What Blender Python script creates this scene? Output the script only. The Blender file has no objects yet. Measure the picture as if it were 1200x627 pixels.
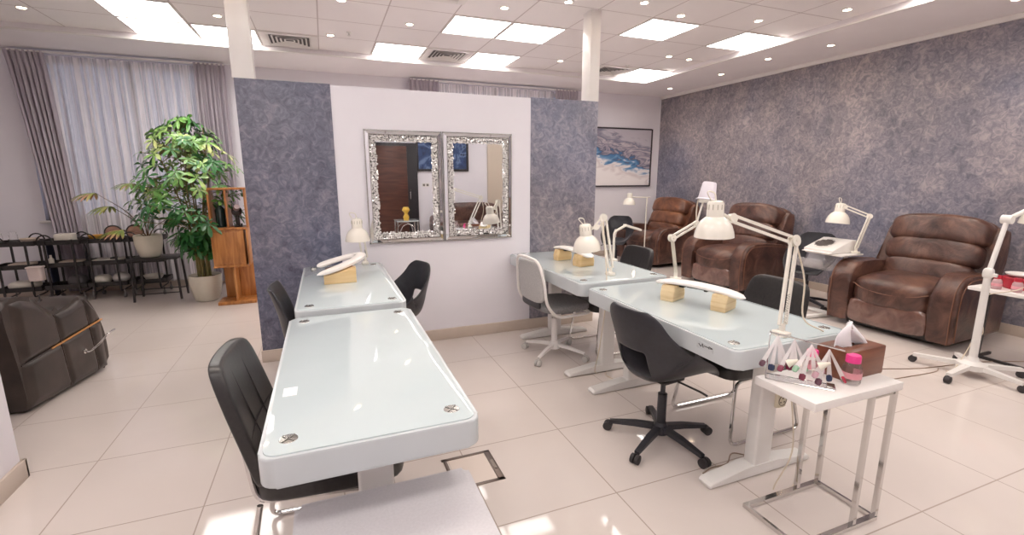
import bpy, bmesh, math, random
from mathutils import Vector, Matrix, noise
PI = math.pi
C = bpy.context.scene.collection
random.seed(7)

# ------------------------------------------------------------------ materials
def srgb(r, g, b):
    f = lambda c: (c/255/12.92) if c/255 <= .04045 else ((c/255+.055)/1.055)**2.4
    return (f(r), f(g), f(b), 1)
MATS = {}
def M(name, col=(200, 200, 200), rough=.5, metal=0, **kw):
    if name in MATS: return MATS[name]
    m = bpy.data.materials.new(name); m.use_nodes = True
    b = m.node_tree.nodes['Principled BSDF']
    b.inputs['Base Color'].default_value = srgb(*col)
    b.inputs['Roughness'].default_value = rough
    b.inputs['Metallic'].default_value = metal
    for k, v in kw.items():
        b.inputs[k.replace('_', ' ')].default_value = v
    MATS[name] = m
    return m
class NT:
    def __init__(s, m):
        s.m = m; s.t = m.node_tree; s.n = s.t.nodes; s.b = s.n['Principled BSDF']
        s.tc = s.n.new('ShaderNodeTexCoord')
    def add(s, typ, **kw):
        x = s.n.new(typ)
        for k, v in kw.items():
            if k in x.inputs: x.inputs[k].default_value = v
            else: setattr(x, k, v)
        return x
    def l(s, a, b): s.t.links.new(a, b)
    def noise(s, scale, detail=4, dist=0, rough=.5, coord='Object', sc=None):
        n = s.add('ShaderNodeTexNoise')
        n.inputs['Scale'].default_value = scale; n.inputs['Detail'].default_value = detail
        n.inputs['Distortion'].default_value = dist; n.inputs['Roughness'].default_value = rough
        if sc:
            mp = s.add('ShaderNodeMapping'); mp.inputs['Scale'].default_value = sc
            s.l(s.tc.outputs[coord], mp.inputs[0]); s.l(mp.outputs[0], n.inputs[0])
        else: s.l(s.tc.outputs[coord], n.inputs[0])
        return n
    def ramp(s, src, stops):
        r = s.add('ShaderNodeValToRGB'); e = r.color_ramp.elements
        while len(e) < len(stops): e.new(.5)
        for i, (p, c) in enumerate(stops):
            e[i].position = p; e[i].color = srgb(*c)
        s.l(src, r.inputs[0]); return r
    def math(s, op, a, b=None):
        x = s.add('ShaderNodeMath'); x.operation = op
        for i, v in enumerate((a, b)):
            if v is None: continue
            if hasattr(v, 'default_value') or hasattr(v, 'links'): s.l(v, x.inputs[i])
            else: x.inputs[i].default_value = v
        return x.outputs[0]
    def bump(s, src, strength=.3, dist=.01):
        b = s.add('ShaderNodeBump'); b.inputs['Strength'].default_value = strength; b.inputs['Distance'].default_value = dist
        s.l(src, b.inputs['Height']); s.l(b.outputs[0], s.b.inputs['Normal'])
    def grid(s, px, py, ox, oy, w):
        sp = s.add('ShaderNodeSeparateXYZ'); s.l(s.tc.outputs['Object'], sp.inputs[0])
        o = []
        for i, (p, off) in enumerate(((px, ox), (py, oy))):
            v = s.math('DIVIDE', s.math('SUBTRACT', sp.outputs[i], off), p)
            d = s.math('PINGPONG', v, .5)
            o.append(s.math('LESS_THAN', d, w/2/p))
        return s.math('MAXIMUM', o[0], o[1]), sp
def noisy(name, stops, scale=5, rough=.5, detail=4, dist=0, bump=0, metal=0, sc=None, bdist=.01, **kw):
    if name in MATS: return MATS[name]
    m = M(name, stops[0][1], rough, metal, **kw); t = NT(m)
    n = t.noise(scale, detail, dist, sc=sc); r = t.ramp(n.outputs[0], stops)
    t.l(r.outputs[0], t.b.inputs['Base Color'])
    if bump: t.bump(n.outputs[0], bump, bdist)
    return m
def tiled(name, base, line, px, py, ox, oy, w, rough, var=6, bump=.2, **kw):
    m = M(name, base, rough, **kw); t = NT(m)
    g, sp = t.grid(px, py, ox, oy, w)
    n = t.noise(1.1, 5, .6)
    r = t.ramp(n.outputs[0], [(.3, tuple(c-var for c in base)), (.7, tuple(min(255, c+var) for c in base))])
    mx = t.add('ShaderNodeMix'); mx.data_type = 'RGBA'
    t.l(g, mx.inputs[0]); t.l(r.outputs[0], mx.inputs[6]); mx.inputs[7].default_value = srgb(*line)
    t.l(mx.outputs[2], t.b.inputs['Base Color'])
    inv = t.math('SUBTRACT', 1.0, g); t.bump(inv, bump, .002)
    rr = t.math('ADD', t.math('MULTIPLY', g, .4), rough); t.l(rr, t.b.inputs['Roughness'])
    return m
def emis(name, col, strength):
    if name in MATS: return MATS[name]
    m = M(name, col, .5); b = m.node_tree.nodes['Principled BSDF']
    b.inputs['Emission Color'].default_value = srgb(*col); b.inputs['Emission Strength'].default_value = strength
    return m
floor_m = tiled('porcelain_floor', (214, 203, 197), (158, 142, 132), .61, .62, -1.235, 2.3, .006, .055, 4)
ceil_m = tiled('ceiling_tile', (250, 245, 245), (208, 198, 198), .61, .62, -1.78, 4.1, .012, .45, 3)
wall_m = noisy('white_wall_paint', [(.3, (233, 229, 236)), (.7, (238, 234, 240))], 2, .6)
soff_m = noisy('soffit_paint', [(.3, (246, 240, 242)), (.7, (250, 245, 246))], 2, .6)
def plaster(name, dark, mid, light):
    m = M(name, mid, .45); t = NT(m)
    n = t.noise(16, 6, 1.2, .7); n2 = t.noise(2.2, 5, .8, .6); n3 = t.noise(.55, 3, .4)
    a = t.math('ADD', t.math('MULTIPLY', n.outputs[0], .66), t.math('MULTIPLY', n2.outputs[0], .34))
    r = t.ramp(a, [(.36, dark), (.5, mid), (.64, light)])
    r3 = t.ramp(n3.outputs[0], [(.38, (226, 230, 244)), (.62, (255, 246, 240))])
    mx = t.add('ShaderNodeMix'); mx.data_type = 'RGBA'; mx.blend_type = 'MULTIPLY'; mx.inputs[0].default_value = 1
    t.l(r.outputs[0], mx.inputs[6]); t.l(r3.outputs[0], mx.inputs[7])
    t.l(mx.outputs[2], t.b.inputs['Base Color']); t.bump(n.outputs[0], .3, .006)
    return m
plas_m = plaster('grey_venetian_plaster', (102, 103, 117), (138, 136, 147), (180, 172, 176))
plas2 = plaster('dark_venetian_plaster', (80, 82, 97), (114, 115, 130), (154, 150, 158))
base_m = noisy('beige_skirting_tile', [(.3, (196, 180, 166)), (.7, (206, 190, 177))], 3, .3)
leather = M('brown_leather', (80, 40, 30), .34); t = NT(leather)
n = t.noise(5, 6, .8, .6); n2 = t.noise(90, 3)
r = t.ramp(n.outputs[0], [(.32, (52, 32, 28)), (.5, (82, 54, 46)), (.7, (116, 82, 68))]); t.l(r.outputs[0], t.b.inputs['Base Color'])
hh = t.math('ADD', n.outputs[0], t.math('MULTIPLY', n2.outputs[0], .15)); t.bump(hh, .35, .02)
leather_l = M('tan_brown_leather', (120, 66, 42), .34); t = NT(leather_l)
n = t.noise(4, 6, .8, .6); r = t.ramp(n.outputs[0], [(.32, (70, 42, 32)), (.5, (112, 70, 50)), (.68, (148, 98, 68))]); t.l(r.outputs[0], t.b.inputs['Base Color']); t.bump(n.outputs[0], .3, .02)
film = M('leather_under_clear_film', (104, 70, 60), .12, Coat_Weight=1.0); t = NT(film)
n = t.noise(7, 5, 1); r = t.ramp(n.outputs[0], [(.3, (80, 48, 40)), (.7, (128, 94, 84))]); t.l(r.outputs[0], t.b.inputs['Base Color']); t.bump(n.outputs[0], .7, .02)
seam_m = M('leather_seam', (120, 80, 60), .5)
black_lea = noisy('black_leather', [(.3, (30, 28, 29)), (.7, (42, 39, 39))], 60, .34, bump=.15, bdist=.002)
brnblack = noisy('espresso_leather', [(.3, (44, 36, 33)), (.7, (66, 55, 50))], 6, .36, bump=.2)
blk_pl = noisy('black_plastic', [(.3, (34, 34, 40)), (.7, (42, 42, 49))], 30, .38)
blk_dk = M('black_metal', (40, 36, 36), .4)
gr_fab = noisy('grey_seat_fabric', [(.3, (118, 116, 118)), (.7, (140, 138, 139))], 80, .85, bump=.3, bdist=.002)
gr_back = noisy('light_grey_back_fabric', [(.3, (176, 174, 174)), (.7, (190, 188, 187))], 80, .8)
white_pl = noisy('white_lacquer', [(.3, (234, 229, 226)), (.7, (240, 236, 232))], 4, .28)
lampw = noisy('cream_enamel', [(.3, (236, 230, 218)), (.7, (242, 237, 226))], 4, .22, Coat_Weight=.4)
white_mt = noisy('white_powder_coat', [(.3, (224, 220, 216)), (.7, (232, 229, 226))], 4, .35)
deskm = noisy('desk_frame_white', [(.3, (194, 200, 203)), (.7, (201, 206, 209))], 3, .25)
glassm = noisy('back_painted_glass', [(.3, (196, 209, 212)), (.7, (203, 215, 218))], 2, .05, Coat_Weight=.6, Coat_Roughness=.02)
chrome = M('chrome', (214, 212, 210), .1, 1)
chrome2 = M('brushed_steel', (190, 188, 184), .25, 1)
mirror_m = M('mirror_silver', (235, 236, 238), .015, 1)
crystal = M('crushed_crystal', (250, 248, 246), .1, .68)
wood_l = noisy('pale_pine', [(.3, (214, 178, 122)), (.7, (236, 206, 156))], 8, .45, sc=(.3, 3, 3), bump=.05)
wood_l2 = noisy('pale_pine_knotted', [(.3, (208, 176, 128)), (.5, (232, 206, 160)), (.75, (240, 218, 176))], 10, .45, sc=(.3, .6, 5), bump=.05)
wood_o = noisy('orange_oak', [(.3, (146, 88, 42)), (.55, (186, 122, 64)), (.75, (206, 146, 84))], 7, .4, dist=.5, sc=(3, 3, .4), bump=.05)
wood_b = noisy('walnut', [(.3, (92, 50, 34)), (.7, (130, 78, 54))], 6, .35, dist=.6, sc=(.5, 3, 3), bump=.06)
wood_d = noisy('dark_mahogany', [(.3, (66, 36, 28)), (.7, (92, 52, 40))], 6, .35, sc=(.5, 3, 4))
pad_m = noisy('white_vinyl_pad', [(.3, (240, 234, 230)), (.7, (246, 241, 238))], 20, .35)
bench_m = noisy('pebbled_grey_vinyl', [(.3, (200, 196, 200)), (.7, (208, 204, 208))], 120, .5, bump=.3, bdist=.001)
rubber = M('dark_rubber', (44, 40, 42), .6)
pot_m = noisy('cream_ceramic', [(.3, (212, 204, 186)), (.7, (224, 217, 200))], 5, .35)
soil = noisy('potting_soil', [(.3, (44, 30, 22)), (.7, (74, 54, 40))], 60, .95, bump=.6)
stem_m = noisy('green_brown_stem', [(.3, (92, 96, 50)), (.7, (134, 112, 66))], 12, .6)
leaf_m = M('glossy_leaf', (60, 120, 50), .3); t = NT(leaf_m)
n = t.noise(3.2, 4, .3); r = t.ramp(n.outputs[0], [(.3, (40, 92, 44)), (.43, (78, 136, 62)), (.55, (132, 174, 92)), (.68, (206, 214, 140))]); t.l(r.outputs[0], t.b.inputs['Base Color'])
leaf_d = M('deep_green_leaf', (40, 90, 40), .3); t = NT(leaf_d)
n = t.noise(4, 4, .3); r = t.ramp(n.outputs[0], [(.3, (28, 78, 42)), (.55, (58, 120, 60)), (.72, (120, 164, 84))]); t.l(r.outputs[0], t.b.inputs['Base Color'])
palm_m = M('palm_leaf', (120, 150, 60), .45); t = NT(palm_m)
n = t.noise(6, 3); r = t.ramp(n.outputs[0], [(.35, (90, 130, 60)), (.5, (160, 168, 84)), (.65, (190, 140, 110))]); t.l(r.outputs[0], t.b.inputs['Base Color'])
curt_m = noisy('mauve_grey_curtain', [(.3, (168, 158, 170)), (.7, (186, 176, 184))], 12, .8, sc=(1, 1, .1))
panel_m = emis('light_panel', (255, 250, 244), 8.5)
down_m = emis('downlight_lamp', (255, 226, 190), 45)
red_m = M('red_plastic', (178, 34, 52), .35)
pink_m = M('pink_cap', (236, 60, 140), .35)
clear = M('clear_plastic', (250, 248, 248), .06, Transmission_Weight=.9, IOR=1.2, Alpha=.55)
film_c = M('clear_sheet', (235, 232, 236), .1, Transmission_Weight=.6, Alpha=.4)
paper = M('white_paper', (245, 242, 246), .7)
tan_m = M('tan_cloth', (206, 186, 172), .7)
cable_m = M('cream_cable', (214, 200, 180), .5)
cabled = M('grey_brown_cable', (150, 128, 112), .5)
sheer = M('sheer_voile', (240, 234, 238), .8, Alpha=.62, Transmission_Weight=.0)
t = NT(sheer)
w_ = t.noise(13, 2, 0, sc=(3.2, 0, .02)); rr_ = t.ramp(w_.outputs[0], [(.42, (20, 20, 20)), (.58, (245, 245, 245))])
mr_ = t.math('ADD', t.math('MULTIPLY', rr_.outputs[0], .5), .44); t.l(mr_, t.b.inputs['Alpha'])

# ------------------------------------------------------------------ mesh builder
class B:
    def __init__(s): s.bm = bmesh.new()
    def _new(s, f):
        n0 = len(s.bm.verts); f(); s.bm.verts.ensure_lookup_table(); return s.bm.verts[n0:]
    def box(s, c, d, bev=0, rot=None, seg=2):
        m = Matrix.Translation(Vector(c)) @ (rot.to_4x4() if rot is not None else Matrix.Identity(4)) @ Matrix.Diagonal((*d, 1))
        r = bmesh.ops.create_cube(s.bm, size=1, matrix=m)
        if bev:
            es = list({e for v in r['verts'] for e in v.link_edges})
            bmesh.ops.bevel(s.bm, geom=es, offset=bev, segments=seg, affect='EDGES', profile=.5)
        return s
    def ring(s, pts): return [s.bm.verts.new(p) for p in pts]
    def bridge(s, a, b, closed=True):
        n = len(a)
        for i in range(n if closed else n-1):
            j = (i+1) % n
            try: s.bm.faces.new((a[i], a[j], b[j], b[i]))
            except ValueError: pass
    def tube(s, pts, r, n=8, closed=False, square=False, caps=True, flat=1.0):
        pts = [Vector(p) for p in pts]; N = len(pts)
        rs = r if isinstance(r, (list, tuple)) else [r]*N
        up = None; rings = []
        for i, p in enumerate(pts):
            if closed: t = pts[(i+1) % N]-pts[i-1]
            else: t = pts[min(i+1, N-1)]-pts[max(i-1, 0)]
            if t.length < 1e-9: t = Vector((0, 0, 1))
            t.normalize()
            if up is None:
                up = Vector((0, 0, 1)) if abs(t.z) < .9 else Vector((0, 1, 0))
            up = (up - t*up.dot(t)).normalized(); sd = t.cross(up)
            k = rs[i]
            # mitre compensation for square bars
            if square:
                n = 4; ang = [PI/4+PI/2*q for q in range(4)]; k = rs[i]*1.414
            else: ang = [2*PI*q/n for q in range(n)]
            if not closed and 0 < i < N-1 or closed:
                a_ = (pts[i]-pts[i-1]).normalized(); b_ = (pts[(i+1) % N]-pts[i]).normalized()
                k2 = 1/max(.5, math.cos(a_.angle(b_, 0)/2)) if square else 1
            else: k2 = 1
            rings.append(s.ring([p + up*(math.sin(a)*k*flat) + sd*(math.cos(a)*k*k2) for a in ang]))
        for i in range(N if closed else N-1): s.bridge(rings[i], rings[(i+1) % N])
        if caps and not closed:
            s.bm.faces.new(rings[0][::-1]); s.bm.faces.new(rings[-1])
        return s
    def cyl(s, a, b, r, r2=None, n=16): return s.tube([a, b], [r, r if r2 is None else r2], n)
    def lathe(s, prof, n=24, m=None, c=(0, 0, 0)):
        m = m or Matrix.Translation(Vector(c)); prev = None
        for (r, z) in prof:
            if r < 1e-5: cur = [s.bm.verts.new(m @ Vector((0, 0, z)))]
            else: cur = s.ring([m @ Vector((r*math.cos(2*PI*i/n), r*math.sin(2*PI*i/n), z)) for i in range(n)])
            if prev:
                if len(prev) == 1 and len(cur) > 1:
                    for i in range(n): s.bm.faces.new((prev[0], cur[i], cur[(i+1) % n]))
                elif len(cur) == 1 and len(prev) > 1:
                    for i in range(n): s.bm.faces.new((prev[(i+1) % n], prev[i], cur[0]))
                elif len(cur) > 1: s.bridge(prev, cur)
            prev = cur
        return s
    def cushion(s, c, d, p=4, n=10, rot=None, wr=0, seed=0, shape=None):
        m = Matrix.Translation(Vector(c)) @ (rot.to_4x4() if rot is not None else Matrix.Identity(4))
        t = bmesh.new(); bmesh.ops.create_cube(t, size=2)
        bmesh.ops.subdivide_edges(t, edges=t.edges[:], cuts=n, use_grid_fill=True)
        mp = {}
        for v in t.verts:
            x, y, z = v.co
            q = (abs(x)**p+abs(y)**p+abs(z)**p)**(1/p)
            w = Vector((x/q*d[0]/2, y/q*d[1]/2, z/q*d[2]/2))
            if shape: w = shape(w)
            if wr:
                nn = noise.noise_vector(Vector((w.x*7+seed, w.y*7, w.z*7)))
                w = w + nn*wr
            mp[v] = s.bm.verts.new(m @ w)
        for f in t.faces: s.bm.faces.new([mp[v] for v in f.verts])
        t.free(); return s
    def prism(s, outl, a, b, ax='z', bev=0, seg=3, m=None):
        def P(u, v, w):
            q = {'z': (u, v, w), 'y': (u, w, v), 'x': (w, u, v)}[ax]
            return m @ Vector(q) if m else Vector(q)
        A = s.ring([P(u, v, a) for u, v in outl]); Bq = s.ring([P(u, v, b) for u, v in outl])
        f1 = s.bm.faces.new(A); f2 = s.bm.faces.new(Bq[::-1]); s.bridge(A, Bq)
        if bev:
            es = list(f1.edges)+list(f2.edges)
            bmesh.ops.bevel(s.bm, geom=es, offset=bev, segments=seg, affect='EDGES', profile=.5)
        return s
    def sheet(s, fn, nu, nv):
        g = [[s.bm.verts.new(fn(i/nu, j/nv)) for i in range(nu+1)] for j in range(nv+1)]
        for j in range(nv):
            for i in range(nu): s.bm.faces.new((g[j][i], g[j][i+1], g[j+1][i+1], g[j+1][i]))
        return g
def rrect(w, h, r, n=6, cx=0, cy=0):
    o = []
    for k, (sx, sy) in enumerate(((1, 1), (-1, 1), (-1, -1), (1, -1))):
        for i in range(n+1):
            a = PI/2*k + PI/2*i/n
            o.append((cx+sx*(w/2-r)+r*math.cos(a), cy+sy*(h/2-r)+r*math.sin(a)))
    return o
def obj(name, b, m, parent=None, smooth=True, ang=35, solid=0, sub=0, loc=None):
    bmesh.ops.recalc_face_normals(b.bm, faces=b.bm.faces[:])
    me = bpy.data.meshes.new(name); b.bm.to_mesh(me); b.bm.free()
    if smooth:
        me.shade_smooth(); me.set_sharp_from_angle(angle=math.radians(ang))
    me.materials.append(m)
    o = bpy.data.objects.new(name, me); C.objects.link(o)
    if parent: o.parent = parent
    if loc: o.location = loc
    if solid:
        q = o.modifiers.new('s', 'SOLIDIFY'); q.thickness = solid; q.offset = 0
    if sub:
        q = o.modifiers.new('b', 'SUBSURF'); q.levels = sub; q.render_levels = sub
    return o
def tag(o, label, cat, group=None):
    o['label'] = label; o['category'] = cat
    if group: o['group'] = group
    return o
def thing(name, label, cat, loc=(0, 0, 0), rz=0, group=None):
    o = bpy.data.objects.new(name, None); C.objects.link(o); o.empty_display_size = .1
    o.location = loc; o.rotation_euler = (0, 0, rz)
    return tag(o, label, cat, group)
def struct(name, b, m, **kw):
    o = obj(name, b, m, **kw); o['kind'] = 'structure'; return o
def dup(root, loc, rz=0, label=None):
    r = root.copy(); C.objects.link(r); r.location = loc; r.rotation_euler = (0, 0, rz)
    if label: r['label'] = label
    for ch in list(root.children):
        c = ch.copy(); C.objects.link(c); c.parent = r
        for g in list(ch.children):
            d = g.copy(); C.objects.link(d); d.parent = c
    return r
def arc(cx, cy, r, a0, a1, n): return [(cx+r*math.cos(a0+(a1-a0)*i/n), cy+r*math.sin(a0+(a1-a0)*i/n)) for i in range(n+1)]
def smooth_path(pts, n=6):
    P = [Vector(p) for p in pts]; P = [P[0]*2-P[1]]+P+[P[-1]*2-P[-2]]; out = []
    for i in range(1, len(P)-2):
        for k in range(n):
            t = k/n; a, b, c, d = P[i-1:i+3]
            out.append(.5*((2*b)+(-a+c)*t+(2*a-5*b+4*c-d)*t*t+(-a+3*b-3*c+d)*t**3))
    out.append(P[-2]); return out
def fillet(pts, r, n=5):
    P = [Vector(p) for p in pts]; out = [P[0]]
    for i in range(1, len(P)-1):
        a = (P[i-1]-P[i]); b = (P[i+1]-P[i]); rr = min(r, a.length*.45, b.length*.45)
        s, e = P[i]+a.normalized()*rr, P[i]+b.normalized()*rr
        for k in range(n+1):
            t = k/n; out.append(s*(1-t)**2+P[i]*2*t*(1-t)+e*t*t)
    out.append(P[-1]); return out
def look(d):
    return Vector(d).normalized().to_track_quat('Z', 'Y').to_matrix().to_4x4()
def Rz(a): return Matrix.Rotation(a, 3, 'Z')
def Ry(a): return Matrix.Rotation(a, 3, 'Y')
def Rx(a): return Matrix.Rotation(a, 3, 'X')

# ------------------------------------------------------------------ room
XL, XR, YB, YF, ZC, ZS = -4.6, 6.04, 7.6, -2.4, 3.02, 2.96
SX, SY = 4.9, 6.575            # inner edges of the lowered perimeter
struct('floor', B().box(((XL+XR)/2, (YB+YF)/2, -.05), (XR-XL+.3, YB-YF+.3, .1)), floor_m)
struct('ceiling', B().box(((XL+XR)/2, (YB+YF)/2, ZC+.05), (XR-XL+.3, YB-YF+.3, .1)), ceil_m)
struct('trim_1', B().box(((SX+XR)/2, (YB+YF)/2, (ZS+ZC)/2), (XR-SX, YB-YF, ZC-ZS)), soff_m)
struct('trim_2', B().box(((XL+SX)/2, (SY+YB)/2, (ZS+ZC)/2), (SX-XL, YB-SY, ZC-ZS)), soff_m)
struct('trim_3', B().box((SX-.012, (SY+YF)/2, ZS-.004), (.03, SY-YF, .02), .004).box(((XL+SX)/2, SY-.012, ZS-.004), (SX-XL, .03, .02), .004), white_pl)
struct('trim_4', B().box((XR-.02, (YB+YF)/2, ZS-.025), (.04, YB-YF, .05), .008), white_pl)
struct('wall_right', B().box((XR+.06, (YB+YF)/2, ZC/2), (.12, YB-YF+.2, ZC)), plas_m)
struct('wall_left', B().box((XL-.06, (YB+YF)/2, ZC/2), (.12, YB-YF+.2, ZC)), wall_m)
# back wall with two window openings
W = [(-3.28, -1.15, .95, 2.9), (1.35, 4.1, .95, 2.9)]
b = B(); xs = XL
for (x0, x1, z0, z1) in W:
    b.box(((xs+x0)/2, YB+.08, ZC/2), (x0-xs, .16, ZC))
    b.box(((x0+x1)/2, YB+.08, z0/2), (x1-x0, .16, z0)); b.box(((x0+x1)/2, YB+.08, (z1+ZC)/2), (x1-x0, .16, ZC-z1)); xs = x1
b.box(((xs+XR)/2, YB+.08, ZC/2), (XR-xs+.1, .16, ZC)); struct('wall_back', b, wall_m)
struct('wall_front', B().box(((XL+XR)/2, YF-.06, ZC/2), (XR-XL, .12, ZC)), wall_m)
# protruding wall at the left foreground
struct('wall_corner', B().box(((XL-1.518)/2, (YF+2.87)/2, ZC/2), (-1.518-XL, 2.87-YF, ZC)), wall_m)
struct('baseboard_corner', B().box((-1.518+.009, (YF+2.888)/2, .05), (.018, 2.888-YF, .1), .003).box(((XL-1.5)/2, 2.87+.009, .05), (-1.5-XL, .018, .1), .003), base_m)
struct('baseboard_back', B().box(((XL+XR)/2, YB-.01, .05), (XR-XL, .02, .1), .003), base_m)
struct('baseboard_right', B().box((XR-.01, (YF+YB)/2, .05), (.02, YB-YF, .1), .003), base_m)
struct('baseboard_front', B().box(((-1.5+XR)/2, YF+.01, .05), (XR+1.5, .02, .1), .003), base_m)
pane_m = emis('overcast_daylight_pane', (164, 170, 190), .36)
for i, (x0, x1, z0, z1) in enumerate(W):
    b = B(); cx = (x0+x1)/2; cz = (z0+z1)/2; w = x1-x0; h = z1-z0
    for xx in (x0+.03, x1-.03, cx): b.box((xx, YB+.1, cz), (.06, .05, h), .005)
    for zz in (z0+.03, z1-.03): b.box((cx, YB+.1, zz), (w, .05, .06), .005)
    f = struct('window_%d' % (i+1), b, white_pl)
    g = obj('pane', B().box((cx, YB+.11, cz), (w-.1, .008, h-.1)), pane_m, f)
    s_ = obj('window_sill', B().box((cx, YB+.02, z0-.015), (w+.1, .12, .03), .006), white_pl, f)
# partition: plaster wing, white middle, plaster wing
PY0, PY1, PZ = 4.11, 4.25, 2.205
struct('wall_partition', B().box(((.093+1.81)/2, (PY0+PY1)/2+.004, PZ/2-.003), (1.81-.093, PY1-PY0-.008, PZ-.006)), wall_m)
struct('wall_partition_left', B().box(((-.565+.093)/2, (PY0+PY1)/2, PZ/2), (.093+.565, PY1-PY0, PZ), .002), plas2)
struct('wall_partition_right', B().box(((1.81+2.52)/2, (PY0+PY1)/2, PZ/2), (2.52-1.81, PY1-PY0, PZ), .002), plas_m)
struct('baseboard_partition', B().box(((-.575+2.53)/2, (PY0+PY1)/2, .05), (3.105, PY1-PY0+.03, .1), .003), base_m)
for k, (x0, x1, y0, y1) in enumerate(((-.575, -.43, PY0+.005, PY1-.005), (2.42, 2.525, PY0+.005, PY0+.16))):
    struct('wall_column_left' if k == 0 else 'wall_column_right', B().box(((x0+x1)/2, (y0+y1)/2, (PZ+ZC)/2), (x1-x0, y1-y0, ZC-PZ), .004), white_pl)

# ceiling fittings --------------------------------------------------
def light_panel(x, y, label, w=.57, d=.58):
    t = thing('ceiling_light_panel', label, 'ceiling light', (x, y, ZC), 0, 'square ceiling light panels')
    b = B()
    for s in (-1, 1):
        b.box((s*(w/2+.006), 0, -.004), (.014, d+.026, .012), .002); b.box((0, s*(d/2+.006), -.004), (w, .014, .012), .002)
    obj('frame', b, white_pl, t)
    obj('diffuser', B().box((0, 0, -.003), (w, d, .006)), panel_m, t)
gx = lambda k: -1.78+.61*k+.305
gy = lambda k: 4.1+.62*k+.31
PL = [(0, 3, 'glowing ceiling panel over the potted palm, nearer the camera of its pair'), (0, 2, 'long-looking glowing ceiling panel at the top left of the photo'),
      (1, 3, 'glowing ceiling panel just left of the white left column'), (4, 3, 'glowing ceiling panel between the two louvred vents, at the soffit edge left'),
      (5, 1, 'left panel of the bright pair above the mirrors'), (6, 1, 'right panel of the bright pair above the mirrors'),
      (6, 3, 'small glowing ceiling panel right of the middle louvred vent'), (8, 0, 'glowing ceiling panel right of the right column'),
      (10, 0, 'glowing ceiling panel touching the right soffit edge, nearest the brown recliners'), (10, 3, 'glowing ceiling panel in the far right corner of the ceiling')]
for kx, ky, lb in PL: light_panel(gx(kx), gy(ky), lb)
for kx in (0, 2, 5, 8, 10):  # unseen panels added overhead and behind the camera for fill light
    for ky in (-3, -6, -9):
        light_panel(gx(kx), gy(ky), 'unseen ceiling panel overhead, added for fill light and reflections')
def vent(x, y, label):
    t = thing('ceiling_vent', label, 'vent', (x, y, ZC), 0, 'square louvred ceiling vents')
    b = B()
    for s in (-1, 1):
        b.box((s*.26, 0, -.006), (.07, .59, .014), .003); b.box((0, s*.26, -.006), (.45, .07, .014), .003)
    obj('frame', b, white_pl, t)
    b = B()
    for k in range(5):
        a = .215-.042*k
        for s in (-1, 1):
            b.box((s*a, 0, -.004), (.024, 2*a, .003), rot=Ry(s*.6)); b.box((0, s*a, -.004), (2*a, .024, .003), rot=Rx(-s*.6))
    obj('louvre', b, white_mt, t)
    obj('duct_opening', B().box((0, 0, -.0005), (.46, .46, .001)), M('duct_dark', (86, 80, 82), .8), t)
vent(gx(2), gy(3), 'square ceiling vent just right of the white left column')
vent(gx(5), gy(3), 'square ceiling vent between two bright panels above the partition')
vent(gx(9), gy(3), 'ceiling vent half hidden behind the white right column')
vent(gx(4)+.02, gy(0)-.28, 'ceiling vent cut by the top edge of the photo')
def downlight(x, y, z, label):
    t = thing('downlight', label, 'downlight', (x, y, z), 0, 'small round ceiling downlights')
    obj('bezel', B().lathe([(.032, -.001), (.034, -.007), (.042, -.006), (.044, 0)], 24), white_pl, t)
    obj('lamp', B().lathe([(0, -.004), (.032, -.003), (.032, 0)], 16), down_m, t)
DL = [(-2.476, 6.0, 'leftmost downlight, above the mauve curtain'), (-.85, 5.6, 'downlight hidden beside the left column'), (.173, 5.88, 'downlight beside the sprinkler'),
      (.251, 4.73, 'downlight at the top edge right of the left column'), (1.654, 4.38, 'downlight above the bright panel pair'), (.921, 5.18, 'downlight left of the bright panel pair'),
      (3.066, 6.0, 'downlight just left of the right column near the soffit'), (2.13, 4.03, 'downlight at the top edge left of the right column'), (2.771, 3.8, 'downlight at the top edge right of the right column'),
      (3.313, 3.955, 'downlight above the panel right of the right column'), (4.138, 3.793, 'downlight above the panel at the right soffit edge'), (4.638, 3.255, 'downlight nearest the right soffit edge'),
      (4.266, 5.27, 'downlight between two panels on the far right of the tiles'), (4.62, 5.3, 'downlight close to the far right soffit edge')]
for x, y, lb in DL: downlight(x, y, ZC, lb)
for x, y, lb in [(5.467, 3.975, 'soffit downlight above the recliner with the folded lamp'), (5.35, 4.7, 'soffit downlight midway along the grey wall'), (5.503, 5.62, 'soffit downlight beyond the middle of the grey wall'),
                 (5.515, 2.43, 'soffit downlight at the top right corner of the photo'), (5.574, 6.81, 'soffit downlight nearest the far corner')]: downlight(x, y, ZS, lb)
for i, (x, y) in enumerate([(-.9, 2.6), (.9, 2.6), (2.6, 2.4), (4.3, 1.9), (-.7, .8), (1.0, .6), (2.8, .7), (-.6, 3.9)]):
    downlight(x, y, ZC, 'downlight overhead, out of the photo, seen only in floor reflections')
for x, y, lb in [(.36, 5.7, 'small white ceiling sprinkler left of a downlight'), (4.07, 5.9, 'small white ceiling sprinkler right of the right column')]:
    tag(obj('sprinkler', B().lathe([(.03, 0), (.03, -.006), (.008, -.01), (.008, -.03), (.018, -.033), (.018, -.036), (0, -.036)], 16), white_mt, loc=(x, y, ZC)), lb, 'sprinkler')

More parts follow.
